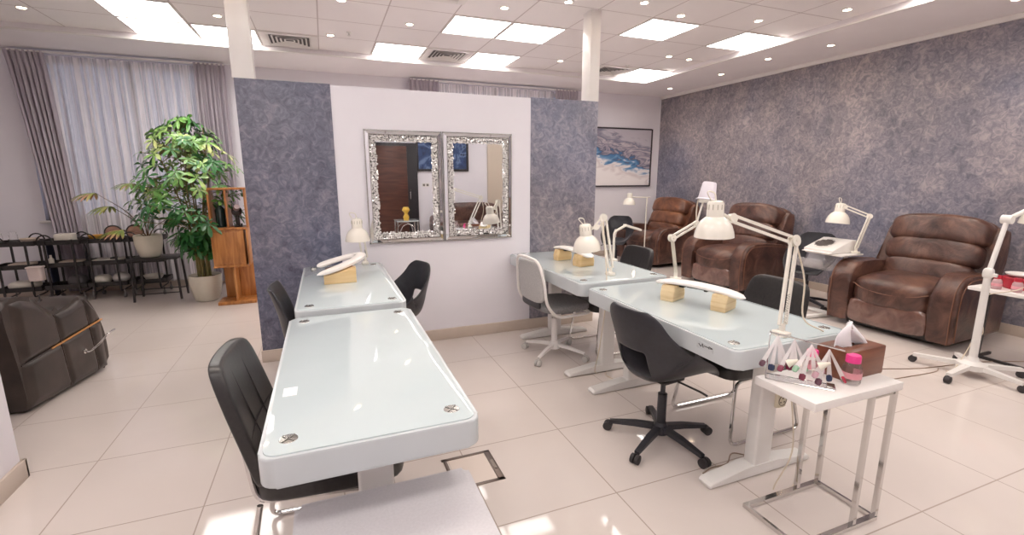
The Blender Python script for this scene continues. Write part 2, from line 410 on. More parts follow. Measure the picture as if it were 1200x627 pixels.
# windows dressing ---------------------------------------------------
def curtain(x0t, x1t, x0b, x1b, z0, z1, y, amp, waves, label, m, seed, name='curtain', cat='curtain', flat=0, group=None):
    rnd = random.Random(seed); ph = [rnd.uniform(0, 6.28) for _ in range(4)]
    def fn(u, v):
        e = v**.8
        x = (x0t*(1-e)+x0b*e)*(1-u)+(x1t*(1-e)+x1b*e)*u
        w = math.sin(2*PI*waves*u+ph[0]+.5*math.sin(3*v+ph[1]))+.35*math.sin(2*PI*waves*1.7*u+ph[2]+v)
        k = (.45+.55*min(1, v*6)) if not flat else (.35+.65*min(1, v*5))
        return Vector((x+.006*math.sin(2*PI*waves*u*2+ph[3]), y+amp*k*w, z1+(z0-z1)*v))
    b = B(); b.sheet(fn, int(waves*12), 24)
    return tag(obj(name, b, m, ang=180), label, cat, group)
def sway(x0, x1, label_l, label_r, label_s, rail, seedo, sheer_l):
    pass
curtain(-3.32, -2.95, -3.12, -2.86, .06, 2.93, YB-.16, .028, 7, 'mauve-grey gathered curtain at the left end of the left window', curt_m, 3)
curtain(-1.47, -1.12, -1.5, -1.14, .06, 2.93, YB-.16, .026, 7, 'mauve-grey gathered curtain behind the tall plant', curt_m, 4)
curtain(-2.97, -1.44, -2.95, -1.44, .1, 2.9, YB-.09, .035, 13, 'translucent white sheer curtain across the left window', sheer, 5, 'sheer_curtain', flat=1)
curtain(1.27, 1.72, 1.3, 1.7, .06, 2.93, YB-.16, .026, 7, 'mauve-grey curtain top showing over the middle of the partition', curt_m, 6)
curtain(3.72, 4.16, 3.74, 4.14, .06, 2.93, YB-.16, .026, 7, 'mauve-grey curtain top showing just left of the right column', curt_m, 7)
curtain(1.7, 3.74, 1.7, 3.74, .1, 2.9, YB-.09, .035, 15, 'sheer curtain top showing over the partition', sheer, 8, 'sheer_curtain', flat=1)
for (a, c, lb) in ((-3.3, -1.12, 'white curtain rail over the left window'), (1.3, 4.15, 'white curtain rail seen over the partition')):
    tag(obj('curtain_rail', B().box(((a+c)/2, YB-.12, 2.925), (c-a, .09, .022), .004), white_pl), lb, 'curtain rail')

# mirrors --------------------------------------------------------------
def wall_mirror(x0, x1, z0, z1, label):
    w, h = x1-x0, z1-z0; cx = (x0+x1)/2; cz = (z0+z1)/2
    t = thing('wall_mirror', label, 'mirror', (cx, PY0, cz), 0, 'crystal framed wall mirrors')
    obj('backing', B().box((0, -.008, 0), (w-.01, .016, h-.01)), blk_dk, t)
    b = B(); o = .036
    for (xa, za, xb, zb) in ((-1, -1, 1, -1), (1, -1, 1, 1), (1, 1, -1, 1), (-1, 1, -1, -1)):
        p = [Vector((xa*w/2, -.012, za*h/2)), Vector((xb*w/2, -.012, zb*h/2)), Vector((xb*(w/2-o), -.03, zb*(h/2-o))), Vector((xa*(w/2-o), -.03, za*(h/2-o)))]
        q = [Vector((v.x, -.002, v.z)) for v in p]
        A = b.ring(p); Q = b.ring(q); b.bm.faces.new(A); b.bm.faces.new(Q[::-1]); b.bridge(A, Q)
    obj('mirrored_frame', b, mirror_m, t, smooth=False)
    b = B(); i0 = .095
    for s in (-1, 1):
        b.tube([(s*(w/2-o), -.031, -h/2+o), (s*(w/2-o), -.031, h/2-o)], .003, square=True); b.tube([(-w/2+o, -.031, s*(h/2-o)), (w/2-o, -.031, s*(h/2-o))], .003, square=True)
        b.tube([(s*(w/2-.004), -.014, -h/2), (s*(w/2-.004), -.014, h/2)], .004, square=True); b.tube([(-w/2, -.014, s*(h/2-.004)), (w/2, -.014, s*(h/2-.004))], .004, square=True)
    obj('frame_trim', b, chrome2, t)
    rnd = random.Random(int(cx*100)); b = B()
    step = .0135
    nx = int((w-2*o)/step); nz = int((h-2*o)/step)
    for i in range(nx+1):
        for j in range(nz+1):
            x = -w/2+o+step*(i+.5)+rnd.uniform(-.004, .004); z = -h/2+o+step*(j+.5)+rnd.uniform(-.004, .004)
            if abs(x) > w/2-o-.004 or abs(z) > h/2-o-.004: continue
            if abs(x) < w/2-i0 and abs(z) < h/2-i0: continue
            r = rnd.uniform(.006, .0105); m = Matrix.Translation((x, -.02, z)) @ Matrix.Rotation(rnd.uniform(0, 6), 4, Vector((rnd.random(), rnd.random(), rnd.random())).normalized())
            bmesh.ops.create_icosphere(b.bm, subdivisions=1, radius=r, matrix=m)
    cb = obj('crystal_band', b, crystal, t, smooth=False)
    obj('glass', B().box((0, -.015, 0), (w-2*i0+.01, .006, h-2*i0+.01)), mirror_m, t, smooth=False)
wall_mirror(.321, .962, .932, 1.872, 'left mirror of the pair, crystal framed, reflecting the dark wooden door')
wall_mirror(.97, 1.611, .932, 1.872, 'right mirror of the pair, crystal framed, reflecting the desk lamp')

# painting on the back wall ------------------------------------------
art = M('abstract_sea_painting', (200, 200, 210), .5); t = NT(art)
mp = t.add('ShaderNodeMapping'); mp.inputs['Rotation'].default_value = (0, -.6, 0); mp.inputs['Scale'].default_value = (1, 1, 2.6)
t.l(t.tc.outputs['Object'], mp.inputs[0])
n = t.add('ShaderNodeTexNoise'); n.inputs['Scale'].default_value = 2.4; n.inputs['Detail'].default_value = 6; n.inputs['Distortion'].default_value = 1.2; t.l(mp.outputs[0], n.inputs[0])
sp = t.add('ShaderNodeSeparateXYZ'); t.l(mp.outputs[0], sp.inputs[0])
v = t.math('ADD', t.math('MULTIPLY', sp.outputs[2], .55), t.math('MULTIPLY', t.math('SUBTRACT', n.outputs[0], .5), .9)); v = t.math('ADD', v, .52)
r = t.ramp(v, [(.12, (246, 240, 240)), (.3, (222, 212, 214)), (.38, (240, 236, 238)), (.45, (120, 158, 196)), (.52, (64, 118, 168)), (.57, (88, 92, 116)), (.64, (176, 166, 178)), (.7, (120, 116, 138)), (.78, (200, 190, 196)), (.86, (120, 118, 140)), (1, (190, 184, 194))])
t.l(r.outputs[0], t.b.inputs['Base Color'])
t_ = thing('framed_painting', 'abstract blue, white and grey painting in a thin black frame on the far wall', 'painting', (5.13, YB, 1.835))
obj('canvas', B().box((0, -.018, 0), (1.4, .02, 1.02)), art, t_)
b = B()
for s in (-1, 1): b.box((s*.712, -.02, 0), (.026, .04, 1.06), .003); b.box((0, -.02, s*.522), (1.4, .04, .026), .003)
obj('frame', b, M('frame_dark', (58, 50, 58), .4), t_)

# things on the wall behind the camera, seen in the mirrors -------------
b = B().box((1.42, YF+.03, 1.1), (1.0, .06, 2.2), .004)
dd = struct('door_1', b, M('door_frame_black', (38, 36, 40), .4))
obj('leaf', B().box((1.36, YF+.075, 1.07), (.66, .05, 2.12), .004), wood_d, dd)
obj('door_handle', B().tube(fillet([(1.74, YF+.07, 1.0), (1.74, YF+.12, 1.0), (1.74, YF+.12, 1.16), (1.74, YF+.07, 1.16)], .02), .009), chrome, dd)
art2 = noisy('dark_blue_abstract', [(.3, (24, 34, 62)), (.5, (52, 74, 118)), (.62, (110, 132, 170)), (.7, (30, 40, 70))], 3.5, .35, dist=2)
t_ = thing('framed_painting', 'dark blue abstract picture in a black frame, seen only in the mirrors', 'painting', (2.5, YF, 2.0))
obj('canvas', B().box((0, .018, 0), (1.1, .02, .7)), art2, t_); b = B()
for s in (-1, 1): b.box((s*.57, .02, 0), (.05, .04, .8), .003); b.box((0, .02, s*.375), (1.1, .04, .05), .003)
obj('frame', b, blk_dk, t_)
struct('door_2', B().box((4.0, YF+.03, 1.15), (.9, .06, 2.3), .004), M('cream_door', (206, 190, 172), .5))
t_ = thing('wall_socket', 'small double wall socket, seen only in the left mirror', 'socket', (2.1, YF, 1.3))
obj('plate', B().box((0, .005, 0), (.16, .01, .08), .003), white_pl, t_); obj('insert', B().box((-.04, .011, 0), (.05, .004, .05)).box((.04, .011, 0), (.05, .004, .05)), M('grey_insert', (110, 104, 100), .5), t_)
t_ = thing('sofa', 'brown leather sofa seen only in the mirrors', 'sofa', (3.0, YF+.55, 0))
obj('base', B().box((0, 0, .185), (1.6, .8, .37), .05), leather, t_); obj('seat', B().cushion((0, .05, .42), (1.3, .7, .2)), leather, t_)
obj('backrest', B().cushion((0, -.3, .66), (1.5, .25, .5)), leather, t_)
for s in (-1, 1): obj('armrest', B().cushion((s*.78, 0, .42), (.24, .85, .48)), leather, t_)
t_ = thing('side_table', 'small chrome arched side table seen only in the left mirror', 'table', (1.5, YF+.9, 0))
b = B()
for s in (-1, 1):
    b.tube([(-.2, s*.2, 0), (-.2, s*.2, .6), (.2, s*.2, .6), (.2, s*.2, 0)], .01, square=True)
    b.tube([(.16*math.cos(a*PI/12), s*.2, .35+.2*math.sin(a*PI/12)) for a in range(13)], .006)
obj('frame', b, chrome, t_); obj('table_top', B().box((0, 0, .61), (.44, .44, .015)), glassm, t_)
tag(obj('flower_vase', B().lathe([(0, 0), (.05, 0), (.06, .06), (.03, .12), (.04, .15), (.08, .2), (.05, .26), (0, .26)], 16), M('yellow', (222, 178, 60), .4), loc=(1.5, YF+.9, .6185)), 'yellow vase on the chrome side table, seen only in the left mirror', 'vase')

# ------------------------------------------------------------------ desks
def desk(x0, x1, y0, y1, zt, label, legs=None):
    w, l = x1-x0, y1-y0; cx, cy = (x0+x1)/2, (y0+y1)/2
    t = thing('manicure_desk', label, 'desk', (cx, cy, 0), 0, 'white height-adjustable manicure desks')
    ap = obj('desk_top', B().prism(rrect(w, l, .045), zt-.095, zt-.004, bev=.008), deskm, t)
    obj('glass_top', B().prism(rrect(w-.024, l-.024, .04), zt-.005, zt, bev=.0015), glassm, t)
    for sx in (-1, 1):
        for sy in (-1, 1):
            b = B().lathe([(0, .002), (.02, .002), (.025, .0015), (.026, 0)], 20, c=(sx*(w/2-.075), sy*(l/2-.09), zt))
            b.box((sx*(w/2-.075), sy*(l/2-.09), zt+.0035), (.048, .005, .002), .0005, rot=Rz(.8)).box((sx*(w/2-.075), sy*(l/2-.09), zt+.0035), (.048, .005, .002), .0005, rot=Rz(-.8))
            obj('glass_fixing', b, chrome2, t)
    for ly in [q-cy for q in (legs or (y0+.2, y1-.2))]:
        b = B().prism(rrect(.115, .07, .012, 3, 0, ly), .04, zt-.095)
        obj('leg_column', b, white_mt, t)
        prof = [(-.34, .004), (.34, .004), (.345, .02), (.33, .034), (.1, .062), (-.1, .062), (-.33, .034), (-.345, .02)]
        obj('foot', B().prism(prof, ly-.04, ly+.04, 'y', .008), white_mt, t)
    obj('crossbeam', B().box((0, 0, zt-.12), (.08, l-.4, .05), .004), white_mt, t)
    return t
FL = desk(-.225, .41, 1.3, 2.68, .75, 'glass-topped white desk at the front left, with a white sticker on its edge')
BL = desk(-.205, .405, 2.715, 4.09, .775, 'glass-topped white desk at the back left against the partition, under the lamp')
FR = desk(1.605, 2.35, 1.42, 2.69, .755, 'glass-topped white desk at the front right, carrying the long lamp arm', (1.565, 2.64))
BR = desk(1.58, 2.33, 2.725, 4.09, .775, 'glass-topped white desk at the back right, beside the white swivel chair', (2.955, 3.85))
obj('switch_plate', B().box((0, -.002, 0), (.002, .10, .035), .0005), deskm, FR, loc=(-.3735, -.45, .715))
b = B()
b.tube([(0, -.05, .004), (0, -.03, .008), (0, -.028, -.002), (0, -.05, .004)], .0018); b.tube([(0, -.03, .002), (0, .0, .002)], .0018)
b.tube([(0, .005, -.008), (0, .012, .01), (0, .02, -.006), (0, .035, .004)], .0018)
obj('lock_mark', b, blk_dk, FR, loc=(-.3755, -.45, .715))
tag(obj('sticker', B().box((0, 0, 0), (.045, .07, .0006)), paper, loc=(-.165, 1.72, .7506)), 'small white paper sticker on the left edge of the front left desk', 'sticker')
# power outlet on the desk leg
t_ = thing('power_outlet', 'beige double power outlet fixed to the front right desk leg', 'outlet', (2.045, 1.535, .44))
obj('housing', B().box((0, 0, 0), (.066, .045, .16), .012), M('beige_plastic', (222, 212, 188), .45), t_)
b = B()
for s in (-1, 1):
    b.tube([(.026*math.cos(a*PI/8), -.024, s*.038+.026*math.sin(a*PI/8)) for a in range(16)], .0018, 5, closed=True)
    b.box((0, -.0235, s*.038+.012), (.008, .003, .008)).box((-.012, -.0235, s*.038-.008), (.009, .003, .005)).box((.012, -.0235, s*.038-.008), (.009, .003, .005))
obj('socket', b, M('socket_dark', (96, 86, 70), .5), t_)

# near bench
t_ = thing('padded_bench', 'pale grey pebbled vinyl bench cut off by the bottom of the photo', 'bench', (.12, 1.02, 0))
obj('cushion', B().prism(rrect(.55, .82, .02), .42, .5, bev=.018), bench_m, t_)
obj('base', B().box((0, 0, .225), (.5, .76, .39), .01), M('bench_side', (208, 200, 200), .5), t_)
for sx in (-1, 1):
    for sy in (-1, 1): obj('foot', B().cyl((sx*.2, sy*.33, 0), (sx*.2, sy*.33, .032), .02), rubber, t_)

# floor box
t_ = thing('floor_box', 'square dark metal floor box frame set in the tiles by the front left desk', 'floor box', (.61, 2.11, 0))
b = B(); a, w = .135, .035
for s in (-1, 1): b.box((s*(a-w/2), 0, .002), (w if s > 0 else .018, 2*a, .004), .001); b.box((0, s*(a-.009), .002), (2*a, .018, .004), .001)
obj('frame', b, M('bronze_metal', (112, 100, 94), .3, .8), t_)
obj('handle', B().prism(rrect(.014, .08, .006), .003, .006), M('steel_dark', (140, 130, 122), .3, 1), t_, loc=(.118, 0, .001))
obj('lid', B().box((0, 0, .0008), (.2, .23, .0016)), M('lid_tile', (222, 208, 198), .08), t_)

# ------------------------------------------------------------------ chairs
def sled_chair(label, loc, rz, group='black sled chairs at the desks'):
    t = thing('sled_chair', label, 'chair', loc, rz, group)
    obj('seat', B().cushion((.04, 0, .42), (.52, .46, .09), 6), black_lea, t)
    def bshape(v):
        s = v.z/.24
        v.x += -.065*s-.03*(1-(v.y/.2)**2)*.6; v.y *= 1-.1*max(0, s)**2-.05*s
        return v
    obj('backrest', B().cushion((-.235, 0, .655), (.05, .43, .45), 9, 14, shape=bshape), black_lea, t)
    b = B()
    for y in (-.07, .07): b.tube([(-.2275-.065*s+0.004, y, .655+.22*s) for s in [k/6 for k in range(-5, 6)]], .0025, 5)
    b.tube([(-.216+.3*(-.19+.038*k)**2, -.19+.038*k, .62) for k in range(11)], .0025, 5)
    obj('seat_piping', b, rubber, t)
    for s in (-1, 1):
        p = fillet([(-.24, s*.17, .60), (-.21, s*.19, .38), (.22, s*.2, .365), (.27, s*.24, .012), (-.27, s*.24, .012), (-.2, s*.2, .37)], .05)
        obj('side_frame', B().tube(p, .0105, 10), chrome, t)
    obj('stretcher', B().cyl((.12, -.2, .365), (.12, .2, .365), .009), chrome, t)
    return t
sc = sled_chair('black padded chair with stitched back on the left of the front left desk', (-.075, 1.85, 0), -.07)
dup(sc, (2.28, 2.01, 0), PI, 'black sled chair on the far side of the front right desk')
dup(sc, (2.28, 3.42, 0), PI, 'black sled chair on the far side of the back right desk')

def shell_bm(prof, nu=16, cut=None, pw=2.4):
    """prof rows: (x, z, half width, curl, nx, nz)"""
    b = B(); nv = 34; K = len(prof)-1
    def ev(v):
        f = v*K; i = min(int(f), K-1); t = f-i
        P = [prof[max(i-1, 0)], prof[i], prof[i+1], prof[min(i+2, K)]]
        return [.5*((2*P[1][k])+(-P[0][k]+P[2][k])*t+(2*P[0][k]-5*P[1][k]+4*P[2][k]-P[3][k])*t*t+(-P[0][k]+3*P[1][k]-3*P[2][k]+P[3][k])*t**3) for k in range(6)]
    def fn(u, v):
        x, z, w, c, nx, nz = ev(v); q = u*2-1; k = abs(q)**pw*c; L = math.hypot(nx, nz) or 1
        return Vector((x+nx/L*k, w*q, z+nz/L*k))
    g = b.sheet(fn, nu, nv)
    if cut:
        fs = []
        for f in b.bm.faces:
            c = f.calc_center_median()
            if cut(c): fs.append(f)
        bmesh.ops.delete(b.bm, geom=fs, context='FACES')
    return b
LOB = [(.24, .405, .17, .005, 0, 1), (.2, .425, .2, .03, 0, 1), (.1, .415, .245, .11, 0, 1), (-.02, .405, .265, .19, 0, 1), (-.13, .41, .27, .24, .25, 1),
       (-.21, .45, .27, .245, .7, .8), (-.25, .53, .265, .22, 1, .4), (-.27, .63, .25, .15, 1, .1), (-.29, .73, .215, .08, 1, 0), (-.30, .8, .18, .05, 1, 0), (-.305, .835, .12, .03, 1, 0)]
def star_base(t, r, n, a0, m, hub_h, caster_m, thick=.018, casters=True, slope=.03, top=.4, col_m=None, gas=None):
    obj('column', B().cyl((0, 0, hub_h), (0, 0, top-.1), .026).cyl((0, 0, top-.1), (0, 0, top), .014), m, t)
    obj('hub', B().lathe([(0, hub_h+.03), (.03, hub_h+.03), (.045, hub_h), (.045, hub_h-.035), (0, hub_h-.035)], 20), m, t)
    for k in range(n):
        a = a0+2*PI*k/n; c, s = math.cos(a), math.sin(a)
        lg = obj('leg', B().tube([(0, 0, hub_h), (c*r*.5, s*r*.5, hub_h-slope*.3), (c*r, s*r, hub_h-slope)], [thick*1.1, thick, thick*.7], square=True, flat=.8), m, t)
        if casters:
            b = B(); o = Vector((c*r, s*r, 0)); pd = Vector((-s, c, 0))
            b.cyl(o+Vector((0, 0, hub_h-slope)), o+Vector((0, 0, .045)), .008)
            for q in (-1, 1): 
                cc = o+Vector((c*.012, s*.012, .026))
                b.tube([cc+pd*(q*.004), cc+pd*(q*.022), cc+pd*(q*.025)], [.026, .026, .018], 18)
            obj('caster', b, caster_m, lg)
def shell_chair(label, loc, rz, base_m_, caster_m, n, a0, r=.29, cut=True, light_rim=False, group='black shell chairs'):
    t = thing('shell_chair', label, 'chair', loc, rz, group)
    c = (lambda p: abs(p.y) < .1 and .47 < p.z < .60 and p.x < -.15) if cut else None
    obj('shell', shell_bm(LOB, cut=c), blk_pl, t, ang=180, solid=.014, sub=1)
    obj('seat_mount', B().box((0, 0, .392), (.16, .16, .02), .006), blk_dk, t)
    obj('height_lever', B().tube([(.02, -.05, .39), (.06, -.2, .37), (.07, -.24, .36)], .006), blk_dk, t)
    star_base(t, r, n, a0, base_m_, .085, caster_m, top=.39)
    return t
s1 = shell_chair('black plastic shell swivel chair in front of the front right desk', (1.70, 1.98, 0), .12, blk_pl, rubber, 5, math.radians(56))
dup(s1, (4.45, 6.55, 0), -2.4, 'black shell chair partly hidden at the far right edge of the partition')
s2 = dup(s1, (5.2, 3.73, 0), 3.5, 'black bucket chair between the two nearer brown recliners, with clear pouch')
dup(s1, (.40, 3.55, 0), PI+.25, 'black shell chair on the right of the back left desk below the mirrors')

NAR = [(.24, .41, .17, .005, 0, 1), (.2, .43, .19, .02, 0, 1), (.08, .425, .2, .03, 0, 1), (-.06, .42, .2, .04, 0, 1), (-.15, .435, .2, .05, .4, 1),
       (-.21, .49, .2, .06, 1, .6), (-.235, .58, .2, .06, 1, .2), (-.25, .68, .195, .06, 1, .1), (-.27, .77, .19, .05, 1, .1), (-.29, .84, .175, .04, 1, .2), (-.30, .86, .15, .035, 1, .3)]
t_ = thing('shell_chair', 'black thin curved shell chair on the left of the back left desk', 'chair', (-.05, 3.0, 0), 0, 'black shell chairs')
obj('shell', shell_bm(NAR), blk_pl, t_, ang=180, solid=.014, sub=1)
obj('seat_mount', B().box((0, 0, .40), (.16, .16, .02), .006), blk_dk, t_)
star_base(t_, .27, 4, .78, white_pl, .085, rubber, top=.40)
# white swivel chair with grey upholstery
t_ = thing('swivel_chair', 'white-framed swivel chair with grey seat at the back right desk', 'chair', (1.72, 3.38, 0), .08)
obj('seat', B().cushion((.02, 0, .455), (.44, .46, .07), 4), gr_fab, t_)
obj('backrest', B().cushion((-.235, 0, .675), (.045, .40, .33), 4.5, shape=lambda v: Vector((v.x-.06*v.z+.25*(v.y**2), v.y, v.z))), gr_back, t_)
p = fillet([(.22, .0, .40), (.22, .215, .405), (-.12, .235, .405), (-.22, .235, .52), (-.235, .225, .7), (-.265, .18, .86), (-.27, 0, .87), (-.265, -.18, .86), (-.235, -.225, .7), (-.22, -.235, .52), (-.12, -.235, .405), (.22, -.215, .405), (.22, 0, .40)], .07)
obj('tube_frame', B().tube(p, .012, 10), white_pl, t_)
obj('lumbar_pad', B().cushion((-.225, 0, .50), (.02, .3, .08), 4), blk_pl, t_)
star_base(t_, .275, 4, math.radians(32), white_pl, .1, M('clear_caster', (190, 186, 182), .25), thick=.014, top=.43)

# ------------------------------------------------------------------ recliners
def recliner(label, loc, rz, lea, lea2):
    t = thing('recliner', label, 'armchair', loc, rz, 'brown leather recliners along the grey wall')
    obj('base', B().box((.02, 0, .07), (.84, .74, .10), .01), blk_dk, t)
    # arms
    for s in (-1, 1):
        out = [(.40, .06), (.42, .5), (.36, .585), (.2, .62), (-.12, .65)]+arc(-.31, .46, .19, PI/2, PI, 8)[0:]+[(-.505, .3), (-.49, .06)]
        y0, y1 = (.33, .53) if s > 0 else (-.53, -.33)
        ar = obj('armrest', B().prism(out, y0, y1, 'y', .035, 4), leather, t)
        ins = [((x+.02)*.93-.02, (z-.33)*.9+.33) for x, z in out]
        path = [(x, s*.532, z) for x, z in ins[1:]]
        obj('seam', B().tube(smooth_path(path, 4), .0045, 6), seam_m, ar)
        obj('seam', B().tube(smooth_path([(x-.012 if x < -.3 else x, s*.5, z+.0) for x, z in out[3:]], 3), .004, 6), seam_m, ar)
    def sshape(v):
        f = max(0, -v.x/.4)
        v.z += .03*math.cos(v.y*4.2)*(1 if v.z > 0 else .2) - .03*f*f
        v.x -= .03*math.cos(v.y*4)
        return v
    st = obj('seat', B().cushion((-.1, 0, .40), (.78, .70, .27), 5, 16, wr=.007, seed=loc[1], shape=sshape), leather, t)
    obj('seam', B().tube(smooth_path([(-.47, -.31, .455), (-.505, -.2, .42), (-.518, 0, .40), (-.505, .2, .42), (-.47, .31, .455)], 6), .004, 6), seam_m, st)
    obj('footrest', B().cushion((-.435, 0, .185), (.13, .67, .25), 6, 12, wr=.006, seed=3), film, t)
    tilt = Ry(.30)
    def roll(z, h, d, w, seed):
        def sh(v):
            v.x -= .02*math.cos(v.y*4.5); v.z += .012*math.cos(v.y*5)
            return v
        x = .15+(z-.5)*.31
        return obj('back_pillow', B().cushion((x, 0, z), (d, w, h), 4.2, 18, rot=tilt, wr=.008, seed=seed, shape=sh), lea2, t)
    roll(.55, .26, .27, .74, 1); roll(.75, .262, .28, .77, 2); roll(.96, .285, .30, .79, 3)
    obj('back_shell', B().cushion((.36, 0, .68), (.2, .8, .82), 6, 10, rot=tilt), leather, t)
    for s in (-1, 1):
        out = [(.12, .5), (.19, .62), (.25, .8), (.30, .96), (.37, 1.02), (.46, 1.0), (.485, .93), (.45, .7), (.4, .45)]
        y0, y1 = (.335, .46) if s > 0 else (-.46, -.335)
        obj('back_wing', B().prism(out, y0, y1, 'y', .035, 4), lea2 if s < 0 else leather, t)
    return t
recliner('brown leather recliner nearest the camera, at the right by the rolling lamp stand', (5.36, 2.72, 0), .06, leather, leather)
recliner('brown leather recliner in the middle of the row, behind the desk lamp', (5.28, 4.83, 0), .03, leather, leather)
recliner('tan-brown leather recliner farthest away, near the framed painting', (5.42, 6.70, 0), .08, leather, leather_l)

# ------------------------------------------------------------------ lamps
def head_parts(t, c, d, sc=1.0, m=lampw):
    """c = centre of the shade rim, d = direction the lamp shines, both local"""
    d = Vector(d).normalized(); up = -d
    mt = Matrix.Translation(Vector(c)) @ look(up)
    S = lambda pr: [(r*sc, z*sc) for r, z in pr]
    sh = obj('shade', B().lathe(S([(.109, 0), (.113, .002), (.108, .035), (.097, .07), (.078, .10), (.054, .12), (.045, .126), (.043, .122), (.074, .096), (.093, .066), (.104, .033), (.107, .002)]), 32, mt), m, t)
    obj('lamp_cap', B().lathe(S([(.044, .12), (.049, .125), (.048, .20), (.042, .212), (.025, .217), (0, .217)]), 24, mt), m, t)
    b = B()
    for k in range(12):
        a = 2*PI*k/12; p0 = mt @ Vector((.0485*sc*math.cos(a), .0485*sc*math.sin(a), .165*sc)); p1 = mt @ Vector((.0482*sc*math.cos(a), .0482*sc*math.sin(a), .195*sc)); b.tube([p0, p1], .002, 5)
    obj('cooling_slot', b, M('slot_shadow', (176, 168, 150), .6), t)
    obj('bulb', B().lathe(S([(0, .02), (.02, .026), (.03, .045), (.02, .07), (.014, .09)]), 16, mt), M('bulb_glass', (250, 248, 240), .2), t)
    return mt
def bars(b, p, q, gap, w=.0065):
    p, q = Vector(p), Vector(q); d = (q-p).normalized(); s = d.cross(Vector((0, 0, 1)))
    if s.length < .05: s = Vector((1, 0, 0))
    n = s.normalized().cross(d).normalized()
    if abs(d.z) > .9: n = Vector((1, 0, 0)); gap *= 1.25
    for k in (-1, 1): b.tube([p+n*gap*k, q+n*gap*k], w, square=True)
def desk_lamp(label, base, elbow, tip, head, hd, group='cream jointed desk lamps', sc=1.0, springs=True, loop=True, cable=None, single=False, m=lampw):
    t = thing('desk_lamp', label, 'lamp', base, 0, group); o = Vector(base)
    L = lambda p: Vector(p)-o
    b = B().box((0, 0, .012), (.05, .07, .024), .005).cyl((0, 0, .02), (0, 0, .06), .014).lathe([(0, .0), (.03, 0), (.03, .01), (.012, .03), (0, .03)], 16)
    obj('clamp', b, m, t)
    e, tp, hc = L(elbow), L(tip), L(head)
    b = B(); bars(b, (0, 0, .055), e, .016 if not single else 0.0, .0065 if not single else .009); obj('lower_arm', b, m, t)
    b = B(); bars(b, e, tp, .014, .0065); obj('upper_arm', b, m, t)
    b = B(); ax = (e).cross(tp-e)
    if ax.length < 1e-3: ax = Vector((0, 1, 0))
    ax.normalize()
    for k in (-1, 1): b.tube([e+ax*(k*.010), e+ax*(k*.016)], .028, 18)
    b.cyl(e-ax*.02, e+ax*.02, .007)
    obj('elbow_joint', b, m, t)
    if springs:
        p0, p1 = Vector((0, 0, .06)), e*.35+Vector((0, 0, .04)); pts = []
        d = (p1-p0); q = d.to_track_quat('Z', 'Y').to_matrix()
        for k in range(90): a = k*.9; pts.append(p0+d*(k/89)+q @ Vector((.006*math.cos(a), .006*math.sin(a), 0))+ax*.012)
        obj('spring', B().tube(pts, .0012, 4), chrome2, t)
    d = Vector(hd).normalized()
    hd_ = head_parts(t, hc, d, sc, m)
    cap = hc-d*.15*sc
    obj('head_bracket', B().tube(fillet([tp, tp*.5+cap*.5+Vector((0, 0, .0)), cap], .01), .007).tube([tp-ax*.012, tp+ax*.012], .022, 16), m, t)
    if loop:
        top = hc-d*.21*sc; sd = d.cross(Vector((0, 1, 0)));
        if sd.length < .1: sd = Vector((1, 0, 0))
        sd.normalize()
        obj('lamp_cord', B().tube(smooth_path([top, top-d*.05*sc-sd*.01, top-d*.055*sc-sd*.05, top*.6+tp*.4-sd*.03, tp], 6), .0035, 6), m, t)
    if cable: obj('power_cable', B().tube(smooth_path([L(p) for p in cable], 6), .004, 6), cable_m, t)
    return t
desk_lamp('large cream desk lamp whose long arm crosses the front right desk', (1.965, 1.5, .755), (2.11, 1.60, 1.19), (1.72, 1.62, 1.31), (1.62, 1.62, 1.228), (.03, 0, -1), sc=.76,
          cable=[(2.12, 1.60, 1.19), (2.16, 1.56, 1.0), (2.13, 1.52, .82), (2.2, 1.46, .76)])
desk_lamp('cream desk lamp with hanging cable, clamped on the back right desk', (1.93, 2.90, .775), (1.885, 2.95, 1.20), (1.84, 2.97, 1.13), (1.785, 3.0, .955), (.12, 0, -1), sc=.92,
          cable=[(1.885, 2.95, 1.21), (1.865, 2.9, 1.05), (1.80, 2.74, .7), (1.76, 2.74, .3), (1.83, 2.9, .02), (2.0, 3.0, .01)])
desk_lamp('cream desk lamp on the back left desk, in front of the white partition', (.27, 4.04, .775), (.25, 4.02, 1.0), (.22, 3.93, 1.15), (.213, 3.85, .995), (0, 0, -1), sc=.83)
lt = desk_lamp('cream desk lamp with tall lilac-white shade, between the right desks and the middle recliner', (2.33, 2.66, .755), (2.31, 2.7, 1.06), (2.57, 2.75, 1.15), (2.648, 2.75, 1.31), (.1, 0, -1), sc=.5, single=True, loop=False)
mt_ = Matrix.Translation(Vector((2.648, 2.75, 1.32))-Vector((2.33, 2.66, .755))) @ look((.18, .02, 1))
obj('tall_shade', B().lathe([(.075, 0), (.078, .004), (.062, .014), (.05, .125), (.044, .135), (0, .136)], 28, mt_), M('lilac_white', (226, 220, 230), .35), lt)
obj('lamp_cord', B().tube(smooth_path([mt_ @ Vector((.05, 0, .08)), mt_ @ Vector((.075, 0, .02)), mt_ @ Vector((.07, .0, -.08)), (.24, .09, .40)], 6), .005, 6), cable_m, lt)
tl = thing('slim_desk_lamp', 'slim white bent-arm lamp on the back right desk, in front of the farthest recliner', 'lamp', (2.3, 3.42, .775)); o_ = Vector((2.3, 3.42, .775))
obj('base', B().lathe([(0, 0), (.04, 0), (.04, .012), (.012, .02), (0, .02)], 20), lampw, tl)
obj('pole', B().tube(fillet([(0, 0, .015), (.0, 0, .25), (.12, 0, .305)], .03), .011, 10), lampw, tl)
obj('light_bar', B().tube([(.11, .02, .303), (.3, .06, .25)], .009, square=True).tube([(.11, -.01, .303), (.3, .03, .25)], .009, square=True), lampw, tl)

